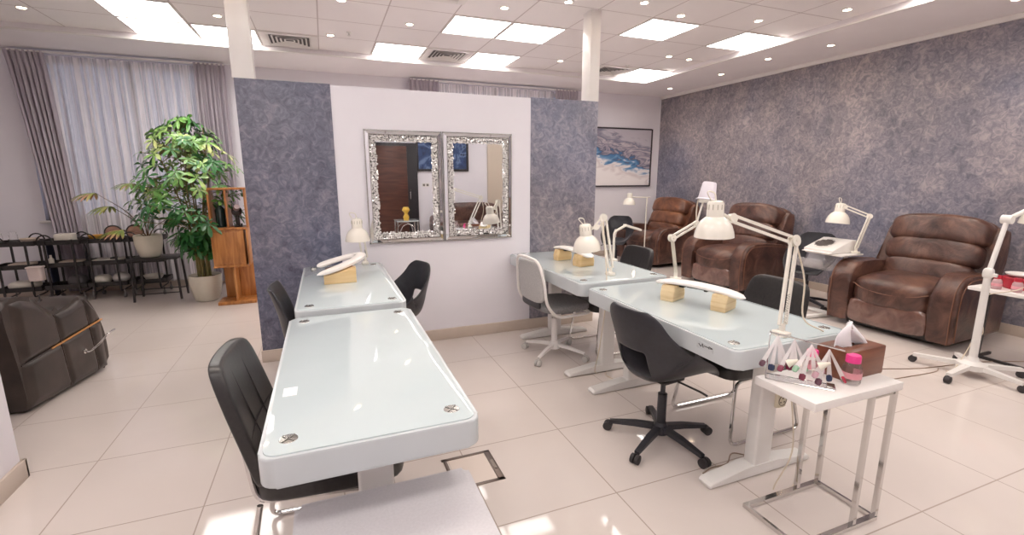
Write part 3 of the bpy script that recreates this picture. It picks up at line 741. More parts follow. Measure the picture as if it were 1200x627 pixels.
def floor_lamp_small(label, x, y, jt, head, sc=1.0):
    t = thing('floor_lamp', label, 'lamp', (x, y, 0)); o = Vector((x, y, 0))
    obj('base', B().lathe([(0, 0), (.13, 0), (.13, .015), (.02, .03), (0, .03)], 28), lampw, t)
    obj('pole', B().cyl((0, 0, .02), (0, 0, jt[2]), .009), lampw, t)
    obj('arm', B().tube([Vector(jt)-o+Vector((.06, 0, 0)), Vector(jt)-o, Vector(head)-o+Vector((0, 0, .14*sc))], .008), lampw, t)
    head_parts(t, Vector(head)-o, (-.05, 0, -1), sc); return t
floor_lamp_small('small cream lamp on a pole under the framed painting', 4.83, 6.3, (4.83, 6.3, 1.16), (4.49, 6.3, 1.05), .85)

# stand with nail dryer between recliners
t_ = thing('pedicure_stand', 'white-footed stand with a tray between the two nearer recliners', 'stand', (5.02, 3.4, 0))
obj('pole', B().cyl((.12, -.12, .03), (.12, -.12, .68), .016), white_mt, t_)
obj('foot', B().box((-.1, -.1, .022), (.5, .05, .035), .008, rot=Rz(-.1)), white_mt, t_)
obj('foot', B().box((.02, .12, .022), (.05, .4, .035), .008), white_mt, t_)
obj('tray', B().box((.02, -.05, .69), (.34, .4, .018), .005), white_mt, t_)
t_ = thing('nail_dryer', 'white wedge-shaped nail dust collector with a round dark grille, on the stand', 'appliance', (5.0, 3.39, .70))
out = [(-.16, 0), (.2, 0), (.2, .13), (.13, .135), (-.16, .035)]
obj('housing', B().prism(out, -.16, .16, 'y', .012), white_pl, t_)
mt = Matrix.Translation((-.02, .03, .09)) @ Matrix.Rotation(-math.atan2(.1, .29), 4, 'Y')
b = B()
b.lathe([(.105, 0), (.105, .003), (.096, .004), (.096, 0)], 28, mt)
obj('grille_ring', b, white_mt, t_)
b = B()
for i in range(-4, 5):
    for j in range(-4, 5):
        if i*i+j*j < 19: b.box(mt @ Vector((i*.0205, j*.0205, .002)), (.0145, .0145, .003), rot=mt.to_3x3())
obj('grille', b, M('grille_dark', (62, 50, 48), .6), t_)
obj('hand_shelf', B().box((-.17, 0, .006), (.05, .3, .01), .003), white_pl, t_)
def pouch(u, v):
    a = -PI*.95*v
    return Vector((-.04+.16*math.cos(a)*(1-.1*abs(u*2-1)), (u-.5)*.36, .0+.15*math.sin(a)))
b = B(); b.sheet(pouch, 10, 14)
tag(obj('clear_pouch', b, film_c, loc=(4.98, 3.48, .655), ang=180, solid=.003), 'clear plastic pouch hanging under the nail dust collector', 'pouch')
desk_lamp('cream jointed lamp standing behind the white nail dust collector', (5.14, 3.19, .70), (5.2, 3.14, 1.09), (5.1, 3.33, 1.18), (5.08, 3.38, 1.0), (-.1, 0, -1), sc=1.0)

# rolling lamp stand (right)
t_ = thing('rolling_lamp_stand', 'white rolling lamp stand on five legs in front of the nearest recliner', 'lamp', (4.5, 1.84, 0))
HB = .10
obj('hub', B().lathe([(0, .15), (.03, .15), (.04, .12), (.09, .1), (.09, .06), (0, .06)], 24), white_mt, t_)
for (ax_, ay_) in ((-.10, .33), (-.33, -.02), (-.03, -.31), (.30, -.17), (.24, .2)):
    lg = obj('leg', B().tube([(0, 0, .085), (ax_, ay_, .065)], [.026, .017], square=True, flat=.7), white_mt, t_)
    d_ = Vector((ax_, ay_, 0)).normalized(); pd = Vector((-d_.y, d_.x, 0)); o_ = Vector((ax_, ay_, .027))
    obj('caster', B().cyl(o_+Vector((0, 0, .03)), o_, .008).tube([o_-pd*.02, o_-pd*.016, o_+pd*.016, o_+pd*.02], [.02, .027, .027, .02], 18), rubber, lg)
obj('lower_pole', B().tube([(0, 0, .12), (-.02, .0, .77)], [.026, .022], 14), white_mt, t_)
obj('height_knob', B().cushion((-.02, 0, .80), (.06, .06, .08), 3, 6).cyl((-.02, -.05, .79), (-.02, 0, .79), .014), white_mt, t_)
obj('upper_pole', B().tube([(-.02, 0, .8), (.09, 0, 1.19)], [.016, .015], 12), white_mt, t_)
obj('elbow_joint', B().cyl((.09, -.03, 1.19), (.09, .03, 1.19), .032), white_mt, t_)
obj('arm', B().tube([(.09, 0, 1.19), (.26, -.12, 1.33), (.42, -.24, 1.36)], [.016, .015, .013], 12), white_mt, t_)
head_parts(t_, Vector((.215, -.12, 1.16)), (0, .05, -1), .95)
obj('head_bracket', B().tube([(.3, -.15, 1.335), (.22, -.12, 1.31)], .009), white_mt, t_)
obj('power_cable', B().tube(smooth_path([(.2, -.1, 1.17), (.21, -.16, 1.05), (.25, -.2, .95), (.2, -.12, .7), (.03, .03, .6), (.02, -.02, .35), (.1, .05, .3), (.05, .06, .18), (-.12, .05, .04), (-.1, .1, .01)], 6), .004, 6), cable_m, t_)

# side table with red jars
t_ = thing('side_table', 'small white-topped table with dark legs at the right edge of the photo', 'table', (5.03, 1.86, 0))
obj('table_top', B().box((0, 0, .606), (.42, .46, .028), .004), white_pl, t_)
for s in (-1, 1): obj('leg', B().tube([(.18, s*.17, .012), (-.02, s*.17, .012), (-.0, s*.17, .592)], .011, square=True), blk_dk, t_)
obj('crossbar', B().tube([(-.02, -.17, .012), (-.02, .17, .012)], .011, square=True), blk_dk, t_)
def jar(x, y, z, label, cap, body, name='polish_jar', sc=1.0, group=None):
    t = thing(name, label, 'jar', (x, y, z), 0, group)
    k = sc
    obj('body', B().lathe([(0, 0), (.024*k, 0), (.0275*k, .006*k), (.0275*k, .055*k), (.022*k, .066*k), (.019*k, .07*k), (.019*k, .075*k), (0, .075*k)], 24), body, t)
    obj('cap', B().lathe([(0, .096*k), (.019*k, .096*k), (.021*k, .092*k), (.021*k, .072*k), (0, .072*k)], 24), cap, t)
    obj('jar_label', B().lathe([(.0286*k, .022*k), (.0286*k, .042*k)], 24), M('jar_label_pink', (222, 150, 160), .5), t)
body_c = M('pink_clear_jar', (232, 190, 194), .15, Transmission_Weight=.4)
jar(4.90, 1.95, .6205, 'red-capped clear jar on the right side table, left one', red_m, body_c, sc=1.15)
jar(4.90, 1.83, .6205, 'red-capped clear jar on the right side table, right one', red_m, body_c, sc=1.15)
tag(obj('red_tub', B().lathe([(0, 0), (.1, 0), (.11, .01), (.115, .085), (.11, .09), (0, .09)], 32), red_m, loc=(5.09, 1.88, .6205)), 'round dark red tub behind the two jars', 'tub')
tag(obj('white_bowl', B().lathe([(0, 0), (.05, 0), (.1, .02), (.105, .03), (.098, .03), (.05, .01), (0, .01)], 32), white_pl, loc=(5.09, 1.88, .7107)), 'shallow white bowl on top of the dark red tub', 'bowl')

# ------------------------------------------------------------------ near side table
t_ = thing('side_table', 'small white C-shaped side table with chrome legs in the right foreground', 'table', (1.93, 1.24, 0))
obj('table_top', B().box((.01, 0, .632), (.53, .275, .036), .003), white_pl, t_)
b = B().tube([(-.235, -.13, .012), (.235, -.13, .012), (.235, .13, .012), (-.235, .13, .012)], .0095, square=True, closed=True); obj('base_frame', b, chrome, t_)
for (x, y) in ((.235, -.13), (.235, .13), (.09, -.13), (.09, .13)):
    obj('leg', B().tube([(x, y, .012), (x, y, .615)], .0095, square=True), chrome, t_)
b = B()
obj('top_rail', B().tube([(.235, -.13, .61), (.235, .13, .61)], .008, square=True).tube([(.09, -.13, .61), (.235, -.13, .61)], .006, square=True), chrome2, t_)

# tissue box
t_ = thing('tissue_box', 'walnut wooden tissue box on the white side table', 'tissue box', (2.10, 1.265, .65), .02)
b = B(); w, d, h, th = .21, .115, .1, .01
L_, D_, H_ = .22, .125, .105
L_ = .25; D_ = .135; H_ = .125
b = B().box((0, -D_/2+.005, H_/2), (L_, .01, H_), .002).box((0, D_/2-.005, H_/2), (L_, .01, H_), .002).box((-L_/2+.005, 0, H_/2), (.01, D_-.02, H_)).box((L_/2-.005, 0, H_/2), (.01, D_-.02, H_))
out = rrect(L_, D_, .003, 2); 
b.box((0, -.038, H_-.004), (L_, .054, .01), .002).box((0, .038, H_-.004), (L_, .054, .01), .002).box((-.1, 0, H_-.004), (.045, .03, .01)).box((.1, 0, H_-.004), (.045, .03, .01))
obj('box', b, wood_b, t_)
obj('inside', B().box((0, 0, .06), (L_-.03, D_-.03, .06)), M('box_inside', (60, 40, 34), .8), t_)
def tis(u, v):
    a = (u-.5)*2; w = (.088*(1-v)**.8+.012)
    return Vector((a*w-.02*v-.01, .018*math.sin(u*11+v*3)*(1-.2*v), v*.105-.012+.02*math.sin(u*PI*2.3)*v))
b = B(); b.sheet(tis, 20, 12)
obj('tissue', b, paper, t_, loc=(.0, 0, H_), ang=180, solid=.002)

# clear jars with pink caps
jar(1.985, 1.18, .65, 'clear jar with bright pink cap beside the tissue box', pink_m, clear, sc=1.3)
jar(1.93, 1.315, .65, 'pink-capped jar half hidden behind the nail sample fans', pink_m, clear, sc=1.1)
# nail colour display
t_ = thing('nail_sample_rack', 'wire rack hung with clear nail colour sample fans, on the white side table', 'rack', (1.79, 1.27, .65))
p = fillet([(-.02, -.11, .002), (-.03, .1, .002), (-.05, .105, .19), (-.04, .03, .2)], .012)
rack = B()
A0, A1 = Vector((-.075, .09, 0)), Vector((.08, -.10, 0)); dv = (A1-A0).normalized(); pv = Vector((-dv.y, dv.x, 0))
for s in (-1, 1):
    rack.tube(fillet([A0+pv*.03*s+Vector((0, 0, .003)), A0+pv*.012*s+Vector((0, 0, .19)), A0+Vector((0, 0, .205))], .015), .0025, 6)
rack.tube([A0+Vector((0, 0, .2)), A1+dv*.02+Vector((0, 0, .165))], .003, 6)
for s in (-1, 1): rack.tube([A0+pv*.03*s+Vector((0, 0, .003)), A1+pv*.03*s+Vector((0, 0, .003))], .0025, 6)
rack.tube([A0+pv*.03+Vector((0, 0, .003)), A0-pv*.03+Vector((0, 0, .003))], .0025, 6)
obj('wire_frame', rack, chrome, t_)
obj('base_plate', B().box(A1*.92+Vector((0, 0, .006)), (.03, .055, .01), .003, rot=Rz(math.atan2(dv.y, dv.x))), chrome2, t_)
b = B().box((A0+A1)*.5+Vector((0, 0, .002)), (.22, .055, .002), rot=Rz(math.atan2(dv.y, dv.x))); obj('base_sheet', b, film_c, t_)
cols = [(96, 62, 76), (44, 54, 84), (172, 34, 60), (140, 62, 84), (112, 40, 62), (196, 176, 190), (150, 190, 160), (120, 50, 66), (226, 214, 206), (190, 150, 160)]
rnd = random.Random(5)
strip_m = M('frosted_sample_strip', (248, 242, 242), .25, Alpha=.5)
for k in range(4):
    c0 = A0.lerp(A1, .12+.25*k)+Vector((0, 0, .19-.01*k)); b = B(); tips = []
    for q in range(4):
        a = (q-1.5)*.3+rnd.uniform(-.08, .08); off = pv*((q-1.5)*.004)
        dr = (dv*math.sin(a)*.9+pv*(math.sin(a)*.5-.18)*1.0+Vector((0, 0, -math.cos(a)))).normalized(); l = .115+rnd.uniform(-.01, .02)
        sd = dv.cross(dr).cross(dr).normalized() if abs(dv.dot(dr)) < .99 else pv
        w0, w1 = .003, .009
        pr = [c0+off+sd*w0, c0+off+dr*l+sd*w1, c0+off+dr*l-sd*w1, c0+off-sd*w0]
        f = b.bm.faces.new(b.ring(pr)); tips.append((c0+off+dr*(l+.004), sd, dr))
    fan = obj('sample_fan', b, strip_m, t_, solid=.0012, smooth=False)
    for q, (tp, sd, dr) in enumerate(tips):
        cc = cols[(k*3+q) % len(cols)]
        mt = Matrix.Translation(tp) @ dr.to_track_quat('Z', 'Y').to_matrix().to_4x4()
        obj('nail_tip', B().cushion((0, 0, 0), (.021, .021, .024), 3, 3, rot=mt.to_3x3()).box((0, 0, 0), (.001, .001, .001)) if False else B().lathe([(0, -.015), (.0125, -.011), (.014, .002), (.011, .013), (0, .016)], 10, mt @ Matrix.Diagonal((1, .5, 1, 1))), M('polish_%d_%d_%d' % cc, cc, .12), fan)
for k in range(2):
    m4 = Matrix.Translation((A0.lerp(A1, .3+.45*k)+pv*-.035+Vector((0, 0, .085+.01*(k % 2)))))@look((.5, -.6, .5))
    obj('paper_cone', B().lathe([(.003, .04), (.016, 0), (.018, 0), (.004, .042)], 12, m4), M('cream_cone', (240, 234, 218), .5), t_)

# ------------------------------------------------------------------ arm rests
def pad_path(b, pts, w, h):
    P = smooth_path(pts, 5); N = len(P); rings = []
    for i, p in enumerate(P):
        t = (P[min(i+1, N-1)]-P[max(i-1, 0)]).normalized(); s = t.cross(Vector((0, 0, 1))).normalized(); n = s.cross(t)
        e = i/(N-1); k = min(1, math.sqrt(max(.02, 1-(abs(e*2-1))**8)))
        rings.append(b.ring([p+s*(math.copysign(abs(math.cos(a))**.7, math.cos(a))*w/2*k)+n*(math.copysign(abs(math.sin(a))**.7, math.sin(a))*h/2*k) for a in [2*PI*q/16 for q in range(16)]]))
    for i in range(N-1): b.bridge(rings[i], rings[i+1])
    b.bm.faces.new(rings[0][::-1]); b.bm.faces.new(rings[-1]); return b
t_ = thing('arm_rest', 'white U-shaped manicure arm rest on pale wooden blocks, on the back left desk', 'arm rest', (.05, 3.5, .775))
obj('pad', pad_path(B(), [(-.14, -.19, .075), (-.02, -.13, .10), (.1, -.04, .13), (.16, .06, .15), (.13, .14, .145), (.03, .15, .125), (-.08, .12, .10), (-.14, .07, .085)], .075, .034), pad_m, t_)
obj('wood_block', B().prism([(-.1, 0), (.11, 0), (.11, .105), (-.1, .055)], -.16, -.08, 'y', .004), wood_l, t_)
obj('wood_block', B().prism([(-.09, 0), (.1, 0), (.1, .1), (-.09, .06)], .09, .15, 'y', .004), wood_b, t_)
def bridge_rest(label, loc, rz, th=(.045, .045), wood=wood_l, hb=.095):
    t = thing('arm_rest', label, 'arm rest', loc, rz, 'white curved manicure arm rests')
    obj('pad', pad_path(B(), [(0, -.27, .085), (0, -.15, .105), (0, 0, .115), (0, .15, .112), (0, .27, .095)], .10, .028), pad_m, t)
    for s in (-1, 1):
        out = [(-.07, 0), (.07, 0), (.075, .04), (.06, .095), (-.06, .095), (-.075, .04)]
        h_ = th[0] if s < 0 else th[1]; obj('wood_block', B().prism(out, s*.155-h_, s*.155+h_, 'y', .01), wood, t)
    b = B().box((0, 0, .097), (.03, .12, .01), .002).box((0, .09, .095), (.05, .03, .014), .003).box((0, -.05, .093), (.02, .02, .02), .003)
    obj('hinge', b, blk_dk, t); return t
bridge_rest('white curved arm rest on two knotty wooden blocks on the front right desk', (2.0, 2.09, .755), .38, wood=wood_l2)
bridge_rest('white arm rest on two pale wooden blocks on the back right desk', (1.92, 3.46, .775), .10, (.055, .04))

# ------------------------------------------------------------------ left corner: plants, shelf, trolleys
def pot(t, r, h, name='pot'):
    obj('pot', B().lathe([(0, 0), (r*.62, 0), (r*.72, .01), (r*.86, h*.25), (r*.97, h*.6), (r, h*.97), (r*.97, h), (r*.91, h*.98), (r*.88, h*.85), (0, h*.85)], 40), pot_m, t)
    obj('soil', B().lathe([(0, h*.88), (r*.5, h*.885), (r*.89, h*.87)], 24), soil, t)
def leaflet(b, o, d, l, w, droop=.25, up=Vector((0, 0, 1))):
    d = d.normalized(); s = d.cross(up)
    if s.length < .05: s = Vector((1, 0, 0))
    s.normalize(); n = s.cross(d).normalized(); rows = []
    for k, (t, q) in enumerate(((0, .08), (.25, .4), (.5, .85), (.72, 1), (.9, .6), (1, .05))):
        c = o+d*(l*t)-Vector((0, 0, 1))*(droop*l*t*t)
        rows.append((b.bm.verts.new(c+s*w*q*.5+n*w*.12*q), b.bm.verts.new(c), b.bm.verts.new(c-s*w*q*.5+n*w*.12*q)))
    for a, c in zip(rows, rows[1:]):
        b.bm.faces.new((a[0], a[1], c[1], c[0])); b.bm.faces.new((a[1], a[2], c[2], c[1]))
t_ = thing('potted_umbrella_tree', 'tall leafy umbrella tree in a cream pot beside the wooden shelf', 'plant', (-1.44, 6.58, 0))
pot(t_, .175, .32)
rnd = random.Random(11); st = B(); lf = B(); lf2 = B(); tops = []
for k in range(8):
    a = 2*PI*k/8+rnd.uniform(-.2, .2); r0 = .06; top = Vector((math.cos(a)*rnd.uniform(.06, .3), math.sin(a)*rnd.uniform(.05, .25), rnd.uniform(1.3, 2.0)))
    p0 = Vector((math.cos(a)*r0, math.sin(a)*r0, .27)); mid = p0.lerp(top, .45); mid.x *= .55; mid.y *= .55
    path = smooth_path([p0, mid, top], 10); st.tube(path, [.014-.008*i/(len(path)-1) for i in range(len(path))], 7)
    tops.append(path)
n_clu = 0
while n_clu < 290:
    z = rnd.uniform(.55, 2.14); e = (z-.5)/1.65
    R_ = .15+.40*math.sin(min(1, max(0, e))**.75*PI)**.8 if e < .97 else .1
    if z < .95: R_ = .16+.12*(z-.5)
    a = rnd.uniform(0, 2*PI); q = rnd.random()**.45; c = Vector((math.cos(a)*R_*q*1.12-.03, math.sin(a)*R_*q*.85, z))
    path = tops[rnd.randrange(8)]; src = min(path, key=lambda p: (p-(c-Vector((0, 0, .12)))).length)
    if n_clu % 2 == 0: st.tube(smooth_path([src, src.lerp(c, .5)+Vector((0, 0, .03)), c], 3), .0035, 4)
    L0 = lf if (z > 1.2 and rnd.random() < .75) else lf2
    ax = Vector((math.cos(a)*.8, math.sin(a)*.8, .7)).normalized(); tt = ax.orthogonal().normalized(); bb_ = ax.cross(tt); nl = rnd.randint(5, 7); l = rnd.uniform(.085, .135)
    for i in range(nl):
        th = 2*PI*i/nl+rnd.uniform(-.1, .1); d = (tt*math.cos(th)+bb_*math.sin(th))+ax*rnd.uniform(-.25, .5)
        leaflet(L0, c, d, l*rnd.uniform(.85, 1.1), l*.36, rnd.uniform(.15, .5), ax)
    n_clu += 1
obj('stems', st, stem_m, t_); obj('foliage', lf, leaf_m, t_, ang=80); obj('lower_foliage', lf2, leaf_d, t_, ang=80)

t_ = thing('plant_table', 'low black metal table holding the potted palm', 'table', (-1.99, 6.90, 0))
obj('table_top', B().box((0, 0, .515), (.5, .34, .022), .004), blk_dk, t_)
for sx in (-1, 1):
    for sy in (-1, 1): obj('leg', B().tube([(sx*.22, sy*.14, .51), (sx*.24, sy*.155, 0)], .011, square=True), blk_dk, t_)
for q in (-.15, .15): obj('crossbar', B().tube([(-.235, q, .09), (.235, q, .09)], .006), blk_dk, t_)
t_ = thing('potted_palm', 'small arching palm in a rounded cream pot on the low black table', 'plant', (-2.05, 6.90, .526))
pot(t_, .145, .27)
st = B(); lf = B()
for (dx, dy, dz, bend) in ((-.42, -.05, .78, .1), (-.32, .02, .62, .05), (-.05, 0, .88, .05), (.1, -.05, .62, .05), (.2, .05, .45, .05), (-.2, -.1, .35, 0)):
    tip = Vector((dx, dy, dz)); p = smooth_path([(0, 0, .22), (dx*.35, dy*.3, dz*.55+.1), tip], 8); st.tube(p, [.008-.005*i/(len(p)-1) for i in range(len(p))], 6)
    hd = Vector((dx, dy, .1)).normalized()
    for k in range(11):
        a = (k-5)*.27; d = Matrix.Rotation(a, 3, 'Z') @ hd; d.z = .12-.08*abs(k-5)/5
        leaflet(lf, tip, d, .26-.012*abs(k-5), .034, .5)
for a in (.5, 2.6, 4.4): leaflet(lf, Vector((0, 0, .24)), Vector((math.cos(a), math.sin(a), .5)), .12, .03, .3)
obj('stems', st, noisy('palm_stem', [(.3, (86, 62, 48)), (.7, (120, 92, 62))], 10, .6), t_); obj('fronds', lf, palm_m, t_, ang=80)

# wooden shelf
t_ = thing('display_shelf', 'orange-brown wooden stacked cube shelf beside the tall plant', 'shelf', (-1.06, 6.34, 0))
TH = .02
obj('base_board', B().box((.0, 0, .02), (.40, .30, .035), .003), wood_o, t_)
obj('lower_divider', B().box((.0, -.0, .245), (.02, .28, .42), .002), wood_o, t_)
obj('lower_back', B().box((.02, .13, .245), (.34, .018, .42), .002), wood_o, t_)
obj('middle_board', B().box((-.02, 0, .462), (.36, .30, .025), .003), wood_o, t_); obj('middle_board', B().box((-.02, 0, .90), (.38, .30, .025), .003), wood_o, t_)
obj('middle_cabinet', B().box((-.03, 0, .68), (.33, .28, .42), .004), wood_o, t_)
b = B().box((-.03, -.145, .68), (.27, .006, .36), .002)
obj('cabinet_panel', b, wood_o, t_)
obj('side_panel', B().box((.17, 0, .68), (.02, .28, .42), .002), wood_o, t_)
b = B().box((.0, 0, 1.355), (.40, .30, .022), .003); obj('top_board', b, wood_o, t_)
for x in (-.18, -.01, .185): obj('upright', B().box((x, 0, 1.13), (.018, .28, .44), .002), wood_o, t_)
t_ = thing('hair_dryer', 'black and grey hair dryer standing on the wooden shelf', 'appliance', (-.98, 6.3, .9135))
obj('body', B().cushion((0, 0, .18), (.11, .14, .10), 2.5, 6).cyl((0, 0, .01), (0, 0, .17), .022).lathe([(0, 0), (.045, 0), (.045, .015), (0, .015)], 16), blk_dk, t_)
obj('nozzle', B().cyl((0, -.03, .2), (0.02, -.09, .24), .034, .03), M('silver_plastic', (176, 160, 164), .3, .4), t_)
tag(obj('dark_green_bottle', B().lathe([(0, 0), (.05, 0), (.052, .02), (.052, .2), (.02, .25), (.02, .3), (0, .3)], 20), M('bottle_green', (30, 52, 50), .2), loc=(-1.155, 6.33, .9135)), 'dark green bottle behind the leaves on the shelf', 'bottle')
tag(obj('blue_box', B().box((0, 0, .08), (.09, .16, .16), .01), M('slate_blue', (74, 92, 128), .5), loc=(-.88, 6.75, .451)), 'slate blue box half hidden between shelf and partition', 'box')
t_ = thing('storage_rack', 'dark rack half hidden behind the wooden shelf, holding a blue box', 'rack', (-.9, 6.75, 0))
for sx in (-1, 1):
    for sy in (-1, 1): obj('leg', B().box((sx*.13, sy*.13, .45), (.02, .02, .9)), blk_dk, t_)
obj('tier', B().box((0, 0, .44), (.28, .28, .02)), blk_dk, t_); obj('tier', B().box((0, 0, .12), (.28, .28, .02)), blk_dk, t_)

# trolleys
def trolley(label, loc, rz):
    t = thing('trolley', label, 'trolley', loc, rz, 'black three-tier salon trolleys'); w, d = .40, .28
    for k, z in enumerate((.16, .43, .70)):
        b = B().box((0, 0, z), (w, d, .008))
        for s in (-1, 1): b.box((s*(w/2-.004), 0, z+.025), (.008, d, .05), .002); b.box((0, s*(d/2-.004), z+.025), (w, .008, .05), .002)
        obj('tray', b, blk_dk, t)
    for s in (-1, 1):
        for e in (-1, 1):
            x = s*.13
            obj('post', B().tube([(x, e*.155, .755), (x, e*.155, .12)], .009, square=True), blk_dk, t)
        obj('handle', B().tube([(s*.12+.075*math.cos(a*PI/10), s*.15, .73+.085*math.sin(a*PI/10)) for a in range(11)], .008, 8), blk_dk, t)
        obj('bottom_rail', B().tube(fillet([(s*.13, -.155, .2), (s*.13, -.155, .09), (s*.13, .155, .09), (s*.13, .155, .2)], .03), .008, 8), blk_dk, t)
        for e in (-1, 1):
            o_ = Vector((s*.16, e*.14, .028)); obj('caster', B().cyl(o_+Vector((0, 0, .08)), o_, .007).tube([o_-Vector((.012, 0, 0)), o_+Vector((.012, 0, 0))], .027, 16), M('caster_grey', (120, 116, 116), .3, .5), t)
    return t
TP = [(-3.50, 7.32), (-2.99, 7.33), (-2.55, 7.36), (-2.03, 7.43)]
TP = [(-3.42, 7.22, .03), (-2.99, 7.23, .0), (-2.585, 7.24, -.02), (-2.175, 7.24, 0)]
tr = trolley('black three-tier trolley at the far left, with a beige bowl and pink bin', (TP[0][0], TP[0][1], 0), .03)
for (x, y, rz), lb in zip(TP[1:], ['black three-tier trolley second from left, holding a white box', 'black three-tier trolley with an orange bowl, third from left', 'black three-tier trolley behind the potted palm and its table']):
    dup(tr, (x, y, 0), rz, lb)
ivory = M('ivory_ceramic', (230, 222, 210), .35)
def bowl(x, y, z, r, h, m, label, name='bowl', cat='bowl'):
    return tag(obj(name, B().lathe([(0, 0), (r*.5, 0), (r*.85, h*.5), (r, h), (r*.94, h), (r*.8, h*.5), (r*.45, h*.12), (0, h*.12)], 28), m, loc=(x, y, z)), label, cat)
def towel(x, y, z, w, d, h, m, label, rz=0, name='towel'):
    b = B(); n = 3
    for k in range(n): b.cushion((.004*k, 0, h*(k+.5)/n), (w, d, h/n*1.02), 6, 5)
    o = tag(obj(name, b, m, loc=(x, y, z)), label, 'towel'); o.rotation_euler = (0, 0, rz)
Z1, Z2, Z3 = .7045, .4345, .1645
bowl(-3.30, 7.22, Z1, .09, .07, tan_m, 'beige bowl on the top tray of the far left trolley')
for i, (x, y) in enumerate(((-3.55, 7.17), (-3.47, 7.28))):
    tag(obj('glass_jar', B().lathe([(0, 0), (.035, 0), (.038, .01), (.038, .11), (.03, .125), (.034, .14), (0, .14)], 18), clear, loc=(x, y, Z1)), ['clear glass jar at the left end of the far left trolley top', 'clear glass jar in the middle of the far left trolley top'][i], 'jar')
tag(obj('glass_dish', B().lathe([(0, 0), (.05, 0), (.07, .03), (.066, .03), (.048, .006), (0, .006)], 20), clear, loc=(-3.41, 7.16, Z1)), 'low clear dish on the far left trolley', 'dish')
towel(-3.41, 7.22, Z2, .22, .2, .05, tan_m, 'folded beige towels on the middle tray of the far left trolley')
t_ = thing('pink_bin', 'pale pink bin hung between the two left trolleys', 'bin', (-3.20, 7.0, .30))
obj('bucket', B().prism(rrect(.13, .10, .02), 0, .15, bev=.006), M('pale_pink', (222, 204, 200), .4), t_); obj('rim', B().prism(rrect(.15, .12, .025), .15, .165, bev=.004), M('pale_pink', (222, 204, 200), .4), t_)
tag(obj('foot_bath', B().cushion((0, 0, .055), (.30, .22, .11), 2.4, 8), ivory, loc=(-3.42, 7.22, Z3)), 'domed ivory foot bath on the bottom tray of the far left trolley', 'foot bath')
tag(obj('white_box', B().box((0, 0, .055), (.17, .15, .11), .012), ivory, loc=(-2.97, 7.23, Z1)), 'white box on top of the second trolley from the left', 'box')
tag(obj('dark_bottle', B().lathe([(0, 0), (.025, 0), (.027, .08), (.012, .1), (.012, .13), (0, .13)], 16), ivory, loc=(-3.13, 7.2, Z2)), 'small ivory bottle on the middle tray of the second trolley', 'bottle').name = 'ivory_bottle'
towel(-2.95, 7.23, Z2, .22, .2, .05, tan_m, 'folded beige towels on the middle tray of the second trolley')
tag(obj('rolled_towel', B().cushion((0, 0, .07), (.18, .2, .14), 2.6, 8), M('dark_grey_towel', (84, 80, 84), .9), loc=(-2.92, 7.23, Z3)), 'dark grey rolled towel on the bottom tray of the second trolley', 'towel')
bowl(-2.67, 7.24, Z1, .085, .08, M('orange_glaze', (218, 160, 70), .35), 'orange bowl on the top tray of the third trolley')
t_ = thing('hand_mirror', 'round pinkish standing mirror in a black frame on the third trolley', 'mirror', (-2.49, 7.22, Z1))
def standing_mirror(t):
    mt = Matrix.Translation((0, 0, .10)) @ Matrix.Rotation(PI/2, 4, 'X')
    obj('frame', B().tube([mt @ Vector((.088*math.cos(a*PI/14), .088*math.sin(a*PI/14), 0)) for a in range(28)], .009, 8, closed=True).box((0, .03, .006), (.12, .09, .012), .003), blk_dk, t)
    obj('mirror_face', B().lathe([(0, .004), (.085, .004), (.085, 0), (0, 0)], 28, mt), M('rosy_mirror', (206, 160, 140), .15, .6), t)
standing_mirror(t_)
t_ = thing('hand_mirror', 'round pinkish standing mirror just left of the potted palm', 'mirror', (-2.155, 6.86, .53)); 
t_.location = (-2.27, 7.22, Z1); standing_mirror(t_)
t_['label'] = 'round pinkish standing mirror on the trolley behind the potted palm'
tag(obj('paper_tray', B().prism(rrect(.28, .2, .01), 0, .05, bev=.006), M('cream_card', (228, 216, 206), .6), loc=(-2.585, 7.24, Z2)), 'cream box of papers on the middle tray of the third trolley', 'box')
tag(obj('black_remote', B().box((0, 0, .01), (.05, .1, .02), .005), blk_dk, loc=(-2.52, 7.2, Z2+.05)), 'small black gadget on the cream box of the third trolley', 'gadget')
tag(obj('foot_bath', B().cushion((0, 0, .06), (.17, .2, .12), 2.4, 8), ivory, loc=(-2.68, 7.24, Z3)), 'ivory rounded basin at the left of the third trolley bottom tray', 'foot bath')
tag(obj('foot_bath', B().cushion((0, 0, .07), (.17, .2, .14), 2.2, 8), M('grey_basin', (206, 200, 196), .5), loc=(-2.49, 7.24, Z3)), 'pale grey rounded basin at the right of the third trolley bottom tray', 'foot bath')
bowl(-2.15, 7.24, Z3, .11, .08, ivory, 'pale bowl on the bottom tray of the trolley behind the palm table')
tag(obj('blue_gown', B().cushion((0, .13, .36), (.018, .16, .7), 4, 8, wr=.004), M('navy_cloth', (48, 52, 74), .8), loc=(-3.2, 7.25, .02)), 'dark navy cloth hanging between the two left trolleys', 'cloth')

# black leather reclining chair at left
t_ = thing('shampoo_chair', 'dark espresso leather salon chair at the left edge with a chrome side lever', 'armchair', (-1.86, 3.68, 0), math.atan2(.17, .79)*-1)
